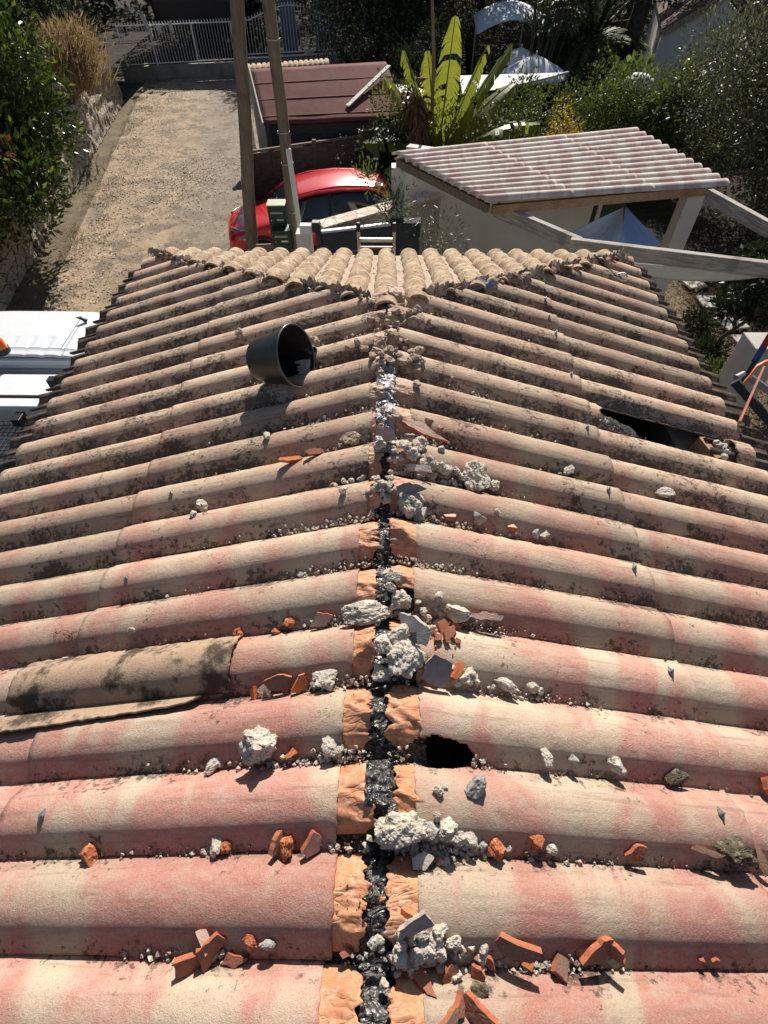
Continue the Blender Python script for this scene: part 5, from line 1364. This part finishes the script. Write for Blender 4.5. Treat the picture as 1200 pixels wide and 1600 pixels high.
# ---- hedge behind the carport, flowers, yellow patch
cl = []
hA = F(590, 245, 15.2); hB = F(960, 190, 17.4)
t = thing('clipped_hedge', 'broad green hedge with pale sunlit top and a yellow patch behind the carport', 'hedge')
for i in range(15):
    u = i / 14; x = .2 + 8.0 * u; y = 15.6 + 2.0 * u
    cl += clumpify((x, y, 1.5), (.75, .8, 1.25 + .1 * math.sin(i * 2)), 7, .5, 40 + i)
foliage('foliage', cl, 42000, .075, M['lf_hedge'], t, .5, up=.6, aspect=.5)
yc = G(880, 178, 2.2)
foliage('yellow_leaves', clumpify((yc.x, yc.y - .5, 1.9), (.5, .4, .8), 7, .5, 3), 800, .075, M['lf_yellow'], t, .6)
wf = G(740, 175, 2.3)
P, u_ = blob_points(clumpify((2.2, 15.2, 1.7), (2.6, .6, .7), 10, .5, 9), 420, .3)
leaf_mesh('white_blossom', P, runit(420), u_, .05, M['petal'] if 'petal' in M else plain('white_petal', (.7, .7, .62), .6), t, .9)
t = thing('flowering_bush', 'dark leafy bush with small white flowers in front of the shed corner', 'bush')
fb = F(590, 225, 14.6)
cl = clumpify((fb.x, fb.y, 1.0), (1.0, .6, 1.2), 14, .45, 21); foliage('foliage', cl, 9000, .09, M['lf_dark'], t, .5, up=.3)
P, u_ = blob_points([((fb.x, fb.y, 1.4), (1.0, .6, .9))], 130, .1); leaf_mesh('blossom', P, runit(130), u_, .06, bpy.data.materials['white_petal'], t, .9)

# ---- banana plant
t = thing('banana_plant', 'tall banana plant with torn yellow-green leaves beside the shed', 'banana plant')
bp = G(662, 205, 1.2); bp = Vector((bp.x, 15.0, 0)); bp.x = F(688, 180, 15).x
def bleaf(base, d, L, wd, droop, mt, seed, par):
    rr = random.Random(seed); d = Vector(d).normalized(); side = d.cross(Vector((0, 0, 1))); side = side.normalized() if side.length > .05 else Vector((1, 0, 0))
    m = MB(); n = 22
    def cen(t): return Vector(base) + d * L * t + Vector((0, 0, -droop * L * t * t))
    ribs = [cen(i / 8) for i in range(9)]; m.tube(ribs, [.025 * (1 - i / 9) + .004 for i in range(9)], 5)
    for sg in (-1, 1):
        for i in range(n):
            if rr.random() < .10: continue
            t0 = .12 + .88 * i / n; t1 = .12 + .88 * (i + .99) / n
            def wid(t): return wd * math.sin(min(1, (t - .08) * 1.05) * math.pi * .94 + .08) ** .6
            dr_ = .45 + .5 * mn.noise(Vector((i * .35, seed, sg))) + rr.uniform(-.08, .08); tw = rr.uniform(-.15, .2)
            P0, P1 = cen(t0), cen(t1)
            q1 = P1 + side * sg * wid(t1) * .55 + Vector((0, 0, -.12 * dr_ * wd)); q0 = P0 + side * sg * wid(t0) * .55 + Vector((0, 0, -.12 * dr_ * wd))
            e1 = P1 + side * sg * wid(t1) + d * .12 * tw + Vector((0, 0, -wd * dr_)); e0 = P0 + side * sg * wid(t0) + d * .12 * tw + Vector((0, 0, -wd * dr_ * .95))
            m.add([P0, P1, q1, q0, e1, e0], [(0, 1, 2, 3), (3, 2, 4, 5)])
    o = m.build('leaf', mt, par, True)
    a = o.data.attributes.new('lv', 'FLOAT', 'POINT'); vals = [rr.random() * .25 + (.6 if rr.random() < .35 else .1)] * len(o.data.vertices)
    a.data.foreach_set('value', [min(1, v + rr.random() * .15) for v in vals]); return o
for i, (d, L, wd, dp) in enumerate([((.05, -.1, 1), 2.5, .24, .05), ((-.35, -.15, 1), 2.3, .28, .1), ((.5, 0, .95), 2.6, .32, .12), ((-.7, -.2, .6), 2.0, .34, .35), ((.9, -.3, .55), 2.1, .32, .3), ((-.25, -.7, .8), 1.7, .3, .45), ((.3, -.7, .9), 1.7, .32, .5), ((-.9, .3, .7), 1.9, .3, .3), ((.75, .4, .9), 2.4, .3, .2), ((-.5, -.5, .3), 1.6, .3, .3), ((.35, -.2, 1.1), 2.4, .26, .1), ((-.15, .2, 1.1), 2.2, .24, .15), ((1.0, 0, .8), 2.5, .3, .3), ((-.55, .1, 1.0), 2.3, .28, .22), ((.6, -.6, .6), 1.8, .3, .5)]):
    bleaf((bp.x + d[0] * .15, bp.y + d[1] * .1, 1.4), d, L * 1.12, wd * 1.35, dp * 1.2, M['lf_banana'], i + 60, t)
for sx in (-.25, .05, .35):
    MB().tube([(bp.x + sx, bp.y, 0), (bp.x + sx * .9, bp.y, 1.0), (bp.x + sx * .5, bp.y, 2.0)], [.13, .11, .05], 10).build('stem', M['lf_banana_stem'] if 'lf_banana_stem' in M else M.setdefault('lf_banana_stem', plain('banana_stem', (.16, .17, .05), .6)), t, True)
dl = foliage('dead_leaves', clumpify((bp.x - .55, bp.y - .1, 2.6), (.25, .25, .8), 6, .5, 5), 500, .30, M['lf_brown'], t, .9, up=-1.2, aspect=.25)
# tall bare stem left of the banana
o = MB().tube([F(675, 190, 14.9), F(678, 90, 14.9), F(674, -40, 14.9)], [.045, .04, .03], 8).build('bare_pole', M['pole'], None, True); tag(o, 'thin rough upright pole rising through the banana leaves', 'pole')

# ---- silver car behind the shed (mostly hidden)
def car2():
    c = G(600, 112, .8)
    root = thing('parked_car', 'silver-grey car half hidden between the shed roof and banana leaves', 'car', (c.x + .25, 19.9, .35), rz=R(-38))
    def body(u, v):
        x = (u - .5) * 4.2; a = math.pi * v; hw = .85 * (1 - (abs(u - .5) * 2) ** 6) ** .5; zt = .85 + (.55 * math.exp(-((u - .55) / .24) ** 4))
        return (x, -math.cos(a) * hw * (1 if math.sin(a) < .75 else .95), .2 + (zt - .2) * math.sin(a) ** .45)
    MB().grid(body, 40, 20).build('body', plain('silver_paint', (.36, .38, .41), .3, .4), root, True)
    MB().grid(lambda u, v: (-.72 + 1.9 * u, (v * 2 - 1) * (.72 - .08 * abs(u - .5)), 1.33 + .08 * math.sin(math.pi * u) + .01), 10, 8).build('roof', bpy.data.materials['silver_paint'], root, True)
    MB().grid(lambda u, v: (-1.18 + .44 * v, (u * 2 - 1) * (.72 - .06 * v), .98 + .42 * v), 10, 6).build('windscreen', M['glass'], root, True)
    for sy in (-1, 1):
        MB().grid(lambda u, v: (-.85 + 2.0 * u, sy * (.865 - .13 * v), .93 + .36 * v * math.sin(math.pi * (.08 + .84 * u)) ** .4), 12, 4).build('side_window', M['glass'], root, True)
        for x in (-1.3, 1.3): MB().lathe([(.001, -.1), (.3, -.1), (.32, 0), (.3, .1), (.001, .1)], 24, Matrix.Translation((x, sy * .78, .0)) @ Matrix.Rotation(R(90), 4, 'X')).build('wheel', M['rubber'], root, True)
car2()

# ---- parasols, canopy, sail and clothes line far right of the banana
def parasol(px, py, fwd, rad, label, tilt=0):
    c = F(px, py, fwd); t = thing('parasol', label, 'parasol', c)
    def fn(u, v):
        a = u * 2 * math.pi; k = 1 - .10 * abs(math.sin(a * 4)) * v; r = rad * v * k
        return (r * math.cos(a), r * math.sin(a), -.42 * rad * v ** 1.25 - .04 * abs(math.sin(a * 4)) * v + tilt * r * math.cos(a))
    MB().grid(fn, 64, 10).build('canopy', M['cloth_w'], t, True, solid=.004)
    MB().tube([(0, 0, .1), (0, 0, -c.z)], .022, 8).build('pole', M['white_metal'], t, True)
    for i in range(8):
        a = i * math.pi / 4; MB().tube([(0, 0, -.03), (rad * .98 * math.cos(a), rad * .98 * math.sin(a), -.42 * rad - .02 + tilt * rad * math.cos(a))], .008, 4).build('rib', M['galv'], t)
parasol(838, 86, 23.5, 1.25, 'white parasol opened wide in front of the brown fence')
parasol(815, 74, 25.2, .9, 'smaller white parasol half hidden behind the wide one')
t = thing('curved_canopy', 'arched off-white canopy cloth seen between the dark trees at top', 'canopy')
c = F(800, 24, 27); 
MB().grid(lambda u, v: (c.x - 1.35 + 2.7 * u, c.y + (v - .5) * 1.7 , c.z + .40 * math.sin(math.pi * u) - .25 - .35 * (.5 - v)), 20, 8).build('cloth', M['cloth_w'], t, True, solid=.008)
for sx in (-1.3, 1.3): MB().tube([(c.x + sx, c.y, 0), (c.x + sx, c.y, c.z - .2)], .03, 6).build('post', M['galv'], t)
t = thing('white_sail', 'white triangular sail cloth stretched behind the banana towards a grey post', 'shade sail')
q0, q1, q2, q3 = F(718, 118, 19.5), F(722, 146, 18.0), F(888, 113, 20.0), F(775, 140, 18.0)
MB().add([q0, q1, q3, q2], [(0, 1, 2, 3)]).build('cloth', M['cloth_w'], t, solid=.01)
MB().tube([q3, F(824, 130, 19.0), q2], .03, 6).build('hem', M['cloth_w'], t)
MB().beam(F(886, 112, 20.0), F(884, 150, 20.0), .07, .07).build('post', M['pole'], t)
# brown screen fence
t = thing('screen_fence', 'dark brown heather screen fence behind the parasols', 'fence')
s0_, s1_ = F(800, 148, 25.5), F(985, 105, 28.5)
for i in range(5):
    A = s0_.lerp(s1_, i / 5); B = s0_.lerp(s1_, (i + 1) / 5); MB().beam(Vector((A.x, A.y, 1.15)), Vector((B.x, B.y, 1.15)), .06, 2.3).build('screen_panel', rough_mat('heather_screen', (.050, .024, .016), (.095, .05, .032), 9) if i == 0 else bpy.data.materials['heather_screen'], t)
    MB().beam(Vector((A.x, A.y - .06, 0)), Vector((A.x, A.y - .06, 2.5)), .06, .06).build('post', M['pole'], t)
# wire fence strip
t = thing('wire_fence', 'low grey wire fence on posts behind the hedge', 'fence')
wz0, wz1 = F(872, 148, 20.5), F(925, 146, 20.8)
for k in range(4): MB().tube([Vector((wz0.x, wz0.y, .7 + .3 * k)), Vector((wz1.x + 1, wz1.y, .7 + .3 * k))], .008, 4).build('wire', M['galv'], t)
for k in range(12):
    p = wz0.lerp(wz1 + Vector((1, 0, 0)), k / 11); MB().tube([(p.x, p.y, .3), (p.x, p.y, 1.7)], .012, 4).build('wire', M['galv'], t)
# fig-like shrub
tree('leafy_shrub', 'bright green broad-leaved shrub at the right end of the hedge', 'shrub', clumpify((7.3, 18.6, 1.9), (1.3, .9, 1.0), 14, .4, 5), 1700, .24, 'lf_fig', (7.3, 18.6, 0), (7.3, 18.6, 1.7), .05, 6, .8, 3, shell=.8, up=.8, aspect=.6)
o = MB().lathe([(.001, .32), (.2, .29), (.36, .18), (.42, 0)], 24, Matrix.Translation(F(995, 138, 17.8))).build('white_cover', M['cloth_w'], None, True, solid=.01); tag(o, 'rounded white cover glimpsed left of the silver-leaved tree', 'cover')

# ---- palm
t = thing('palm_tree', 'broad palm with arching green fronds at top right of centre', 'palm')
pc_ = F(925, 70, 26.5); MB().tube([(pc_.x, pc_.y, 0), (pc_.x, pc_.y, 1.2), (pc_.x + .05, pc_.y, pc_.z)], [.35, .30, .26], 14).build('trunk', M['bark'], t, True)
for i in range(44):
    rr = random.Random(i); a = rr.uniform(0, 6.28); el = rr.uniform(.3, 1.45); L = rr.uniform(2.6, 3.6)
    d = Vector((math.cos(a) * math.cos(el), math.sin(a) * math.cos(el), math.sin(el))); side = d.cross(Vector((0, 0, 1))).normalized()
    cen = [Vector((pc_.x, pc_.y, pc_.z)) + d * L * k / 10 + Vector((0, 0, -.30 * L * (k / 10) ** 2.2 * (1 + math.cos(el)))) for k in range(11)]
    n = 120; P = np.zeros((n, 3)); D = np.zeros((n, 3)); N = np.zeros((n, 3))
    for j in range(n):
        k = 1.2 + 8.6 * (j // 2) / (n / 2); k0 = int(k); p = cen[k0].lerp(cen[min(10, k0 + 1)], k - k0); ax = (cen[min(10, k0 + 1)] - cen[k0]).normalized()
        P[j] = p; D[j] = side * (1 if j % 2 else -1) * .8 + ax * .75 + Vector((0, 0, -.12)); N[j] = (0, 0, 1)
    o = leaf_mesh('frond', P, D, N, .55, M['lf_palm'], t, .07, .1)

# ---- house at upper right
t = thing('neighbour_house', 'cream house with dark brown tiled roof behind the silver-leaved tree', 'house')
ga, gp, gr = F(1036, 48, 24.0), F(1130, -6, 23.4), F(1192, 64, 22.6)
V = [Vector((ga.x, ga.y, 0)), ga, gp, gr, Vector((gr.x, gr.y, 0))]; back = Vector((2.0, 7.0, 0))
m = MB(); m.add(V + [v + back for v in V], [(0, 1, 2, 3, 4), (9, 8, 7, 6, 5), (0, 5, 6, 1), (4, 3, 8, 9), (1, 6, 7, 2), (2, 7, 8, 3)]); m.build('wall', M['render_white'], t)
def nroof(u, v):
    p = (gp + Vector((-.1, -.12, .08))).lerp(gr + Vector((.1, -.15, .05)), v * 1.05) + Vector((9 * u, 1.2 * u, 0)); w_ = abs(math.sin((v * 3.0 + u * 9) * math.pi / .26)) ** .7
    return (p.x, p.y, p.z + .07 * w_)
MB().grid(nroof, 260, 60).build('roof', rough_mat('brown_roof_tile', (.05, .028, .022), (.16, .095, .07), 6), t, True, solid=.02)
MB().grid(lambda u, v: tuple((ga + Vector((-.1, -.1, .06))).lerp(gp + Vector((0, -.1, .08)), u) + back * v), 8, 4).build('roof', bpy.data.materials['brown_roof_tile'], t, solid=.04)
for k in range(15):
    p = ga.lerp(gp, k / 15) + Vector((0, -.05, -.02)); MB().tube([p + Vector((0, -.12, 0)), p + Vector((0, .1, 0))], .085, 8).build('eave_tile', M['tile'], t, True)

# ---- white van / tipper truck at the left
def truck():
    x0, x1 = -5.75, -3.74; xc = (x0 + x1) / 2
    root = thing('tipper_truck', 'white tipper truck with orange roof beacon parked beside the left eave', 'truck')
    P_ = MB()
    def roof(u, v):
        x = x0 + (x1 - x0) * u; y = 5.62 + 1.12 * v; e = abs(2 * u - 1)
        return (x, y, 2.02 - .07 * e ** 5 + .035 * math.sin(math.pi * min(1, v + .12)) - .08 * max(0, v - .82) ** 1.3 * 4 + (.012 if .12 < v < .14 else 0) + (-.012 if v < .35 and abs((u * 9) % 1 - .5) < .1 else 0))
    P_.grid(roof, 60, 40); P_.build('cab_roof', M['van_white'], root, True, solid=.02)
    b = MB()
    prof_ = [(5.60, .5), (5.60, 1.30), (5.63, 1.95), (6.70, 1.93), (7.45, 1.15), (8.15, .98), (8.25, .45)]
    V = [(x0 + .04 + (.0 if z < 1.5 else .08), y, z) for y, z in prof_] + [(x1 - .04 - (.0 if z < 1.5 else .08), y, z) for y, z in prof_]
    n = len(prof_); fs = [tuple(range(n)), tuple(reversed(range(n, 2 * n)))] + [(i, n + i, n + (i + 1) % n, (i + 1) % n) for i in range(n)]
    b.add(V, fs); b.build('cab', M['van_white'], root, bevel=.04)
    MB().box((xc, 5.585, 1.62), (1.6, .02, .46)).build('rear_panel', plain('painted_shade_blue_grey', (.30, .34, .40), .4), root, bevel=.02)  # white cab back, its shade put into the blue-grey colour
    MB().add([(x0 + .2, 6.76, 1.90), (x1 - .2, 6.76, 1.90), (x1 - .15, 7.42, 1.22), (x0 + .15, 7.42, 1.22)], [(0, 1, 2, 3)]).build('windscreen', M['glass'], root, solid=.02, offset=1)
    for sx in (x0 + .01, x1 - .01):
        MB().add([(sx, 5.85, 1.2), (sx, 7.2, 1.2), (sx, 6.75, 1.78), (sx, 5.85, 1.8)], [(0, 1, 2, 3)]).build('side_window', M['glass'], root, solid=.02, offset=0)
        MB().box((sx + (.14 if sx > xc else -.14), 7.1, 1.35), (.18, .1, .3)).build('side_mirror', M['black'], root, bevel=.02)
        for yy in (7.35, 3.4):
            wh = MB().lathe([(.18, -.12), (.34, -.12), (.36, -.06), (.36, .06), (.34, .12), (.18, .12)], 28, Matrix.Translation((sx + (-.15 if sx > xc else .15), yy, .36)) @ Matrix.Rotation(R(90), 4, 'Y')).build('wheel', M['rubber'], root, True)
            MB().lathe([(.19, .10), (.1, .05), (.001, .05)], 20, Matrix.Translation((sx + (-.15 if sx > xc else .15), yy, .36)) @ Matrix.Rotation(R(90 if sx > xc else -90), 4, 'Y')).build('hub', M['alloy'], wh, True)
    # headboard, its top rails, cage and tray
    MB().box((xc, 5.20, 1.88), (x1 - x0 - .10, .42, .05)).build('headboard_shelf', M['off_white'], root, bevel=.01)
    MB().box((xc, 4.93, 1.3), (x1 - x0 - .10, .05, 1.15)).build('headboard', M['off_white'], root)
    MB().box((xc - .1, 4.80, 1.93), (x1 - x0 - .32, .15, .06)).build('top_rail', M['off_white'], root, bevel=.01)
    MB().box((xc, 4.97, 1.90), (x1 - x0, .03, .04)).build('black_bar', M['black'], root)
    MB().beam((x1 - .10, 4.98, 1.6), (x1 - .10, 4.98, 2.16), .07, .09).build('corner_post', M['black'], root)
    for sx in (x1 - .45, x1 - .85):
        MB().box((sx, 4.62, 1.86), (.10, .16, .10)).build('bracket', M['black'], root, bevel=.01)
    MB().box((xc, 3.2, .72), (x1 - x0 - .05, 3.3, .10)).build('tray_floor', plain('tray_grey', (.10, .10, .10), .8), root)
    cg = MB()
    def wire(a, b_): cg.tube([a, b_], .006, 4, cap=False)
    N_ = 24
    for i in range(2 * N_ + 1):
        y = 4.70 - i * .06; wire((x0 + .05, y, 1.75), (x1 - .04, y, 1.75)); wire((x1 - .04, y, .75), (x1 - .04, y, 1.75))
    for i in range(33): x = x0 + .05 + i * (x1 - x0 - .09) / 32; wire((x, 4.70, 1.75), (x, 4.7 - N_ * .12, 1.75))
    for i in range(9): z = .8 + i * .118; wire((x1 - .04, 4.70, z), (x1 - .04, 4.7 - N_ * .12, z))
    cg.build('mesh_cage', M['black'], root)
    for sx in (x0 + .03, x1 - .03): MB().box((sx, 3.2, .95), (.04, 3.3, .45)).build('side_board', M['off_white'], root)
    bc = G(6, 545, 2.08)
    MB().lathe([(.001, .17), (.05, .165), (.075, .13), (.085, .05), (.088, .0)], 24, Matrix.Translation((bc.x - .04, bc.y, 2.06))).build('beacon_dome', M['orange_plastic'], root, True)
    MB().lathe([(.095, .035), (.10, .0), (.10, -.03)], 24, Matrix.Translation((bc.x - .04, bc.y, 2.06)), cap=True).build('beacon_base', M['black'], root, True)
    aa = G(131, 503, 2.04)
    MB().tube([aa + Vector((.03, .02, 0)), aa + Vector((-.02, 0, .06)), aa + Vector((-.06, -.02, .07))], [.03, .022, .008], 8).build('antenna_base', M['black'], root, True)
    MB().tube([aa + Vector((-.02, 0, .05)), G(95, 545, 2.10)], .004, 5).build('antenna_rod', M['black'], root)
truck()

# ---- pillar, propped rails and orange strap at the right eave
pp = G(1172, 565, 2.4)
o = MB().box((pp.x + .10, pp.y + .1, 1.3), (.33, .33, 2.6)).build('grey_pillar', M['render'], bevel=.01); tag(o, 'pale grey square pillar standing just beyond the right eave', 'pillar')
t = thing('rail_frame', 'grey metal rails with red and blue stickers propped at the right eave', 'metal frame')
r0_, r1_ = F(1158, 600, 3.35), F(1215, 505, 3.6)
MB().beam(r0_, r1_ , .03, .06).build('stickered_rail', M['slate_grey'], t)
dd_ = (r1_ - r0_); 
MB().beam(r0_ + dd_ * .34 + Vector((0, 0, .022)), r0_ + dd_ * .56 + Vector((0, 0, .022)), .045, .05).build('blue_sticker', M['blue_label'], t)
MB().beam(r0_ + dd_ * .56 + Vector((0, 0, .022)), r0_ + dd_ * .85 + Vector((0, 0, .022)), .045, .05).build('red_sticker', M['red_label'], t)
MB().beam(F(1148, 596, 3.25), F(1230, 690, 3.0), .03, .06).build('lower_rail', M['slate_grey'], t)
MB().beam(F(1172, 590, 3.45), F(1250, 645, 3.2), .025, .05).build('cross_rail', M['chrome'], t)
MB().tube([F(1150, 590, 3.3), F(1162, 584, 3.35)], .02, 8).build('hook', M['galv'], t, True)
t = thing('orange_strap', 'bright orange strap looping from the rails with a brownish-orange rod to the eave', 'strap')
pts = [F(1155, 612, 3.22), F(1163, 600, 3.22), F(1172, 590, 3.22), F(1182, 575, 3.25), F(1195, 568, 3.3), F(1220, 560, 3.4)]
m = MB(); V = []
for i, p in enumerate(pts): V += [p, p + Vector((.012, .03, .006))]
m.add(V, [(2 * i, 2 * i + 1, 2 * i + 3, 2 * i + 2) for i in range(len(pts) - 1)]); m.build('webbing', M['strap'], t, True, solid=.004)
e_, _ = on_roof(1152, 664)
MB().beam(e_ + Vector((0, 0, .02)), F(1193, 574, 3.26), .012, .022).build('rod', M['copper'], t)

# ---- trees closing the view at the far end
for i, (c, r, k_, mt, lab) in enumerate([
    ((-14.0, 27.0, 4.0), (3.0, 3.5, 4.5), 30, 'lf_dark', 'very dark dense tree left of the railing fence above the stone wall'),
    ((-19.5, 30, 5.0), (4, 4, 5.0), 26, 'lf_dark', 'dark evergreen at far top left behind the laurel hedge'),
    ((-9.5, 38, 2.0), (3.4, 2.2, 2.6), 26, 'lf_dark', 'dark tree behind the tarpaulin and the railings'),
    ((-3.6, 38.5, 5.0), (3.5, 2.5, 4.0), 24, 'lf_dark', 'dark tree rising behind the blue panels'),
    ((-.6, 29.0, 3.4), (2.5, 2.3, 3.8), 30, 'lf_olive', 'grey-green olive tree right of the gate'),
    ((3.6, 31.0, 4.0), (3.3, 2.6, 4.4), 30, 'lf_olive', 'wide grey-green tree behind the banana plant'),
    ((9.0, 39, 5.0), (3.6, 2.6, 5.0), 24, 'lf_olive', 'hazy tree behind the arched canopy'),
    ((14.5, 36, 4.5), (3.4, 2.6, 5.0), 22, 'lf_palm2', 'pale tree behind the palm'),
    ((14.2, 29.0, 3.2), (1.9, 1.9, 3.6), 20, 'lf_dark', 'black-green tree between the palm and the cream house'),
    ((19.5, 36, 6), (4, 3, 5), 18, 'lf_dark', 'dark tree behind the cream house'),
    ((1.0, 23.0, 1.2), (1.6, 1.2, 1.6), 16, 'lf_dark', 'dark bush behind the red shed roof'),
    ((6.2, 26.0, 1.6), (1.6, 1.0, 1.6), 14, 'lf_hedge', 'mid green bush between banana and curved canopy'),
]):
    if 'lf_olive' not in M:
        M['lf_olive'] = leaf_mat('olive_leaf', (.040, .046, .026), (.095, .098, .055), .7, .3, (.15, .15, .08), spec=.2)
        M['lf_palm2'] = leaf_mat('pale_far_leaf', (.06, .075, .03), (.13, .14, .06), .7, .3, spec=.2)
    n = 24000 if r[2] > 2.2 else 9000
    tree('dense_tree' if r[2] > 2 else 'bush', lab, 'tree' if r[2] > 2 else 'bush', clumpify(c, r, k_, .42, 200 + i) + [(c, tuple(x * .7 for x in r))], n, .17 if r[2] > 2 else .12, mt, (c[0], c[1], 0), (c[0], c[1], c[2] + r[2] * .4), .22 if r[2] > 2 else .05, 8, r[0] * .8, i + 3, shell=.55)
# far wood closing the horizon
cl = []
for i in range(46):
    a = R(-62 + 124 * i / 45); d = 50 + 6 * math.sin(i * 2.3); cl.append(((math.sin(a) * d, math.cos(a) * d, 4.5), (4.2, 3.0, 6.5 + 1.5 * math.sin(i * 1.7))))
o = foliage('far_wood', cl, 60000, .5, M['lf_dark'], None, .3); tag(o, 'dark far-off belt of trees closing the view', 'wood', kind='stuff')
# bamboo-like bare stems
t = thing('bare_shrub', 'tall shrub of thin bare branching stems left of the palm', 'shrub')
for i in range(16):
    rr = random.Random(i + 90); p = F(842 + rr.uniform(-10, 14), 92, 24.4); q = p + Vector((rr.uniform(-.7, 1.6), rr.uniform(-.4, .4), 3.4))
    p.z = 0; MB().tube([p, p.lerp(q, .5) + Vector((rr.uniform(-.1, .1), 0, .2)), q], [.035, .025, .01], 5).build('stem', M['bark'], t, True)
# leaning dark trunk by the palm
t = thing('leaning_tree', 'thick dark leaning trunk right of the palm with a small dark crown', 'tree')
a_, b2 = F(975, 110, 27.0), F(1010, -10, 27.0); a_.z = 0
MB().tube([a_, a_.lerp(b2, .5) + Vector((-.1, 0, 0)), b2], [.45, .36, .28], 12).build('trunk', M['bark'], t, True)
foliage('crown', clumpify((b2.x + .5, b2.y, b2.z + 1.2), (2.0, 1.6, 1.4), 12, .45, 55), 6000, .16, M['lf_dark'], t, .6)
# shaded undergrowth
P = []
for _ in range(9000):
    x = random.uniform(-6, 18); y = random.uniform(17, 34)
    if -8 < x < -2.5 and y < 31.5: continue
    if 1 < x < 12 and y < 19: continue
    if x < -2.5 and y < 33: continue
    P.append((x, y, random.uniform(0, .25)))
P = np.array(P); n = len(P)
tag(leaf_mesh('undergrowth', P, runit(n) + [0, 0, .8], runit(n), .28, M['lf_dark'], None, .35), 'low dark undergrowth beneath the far trees', 'undergrowth', kind='stuff')
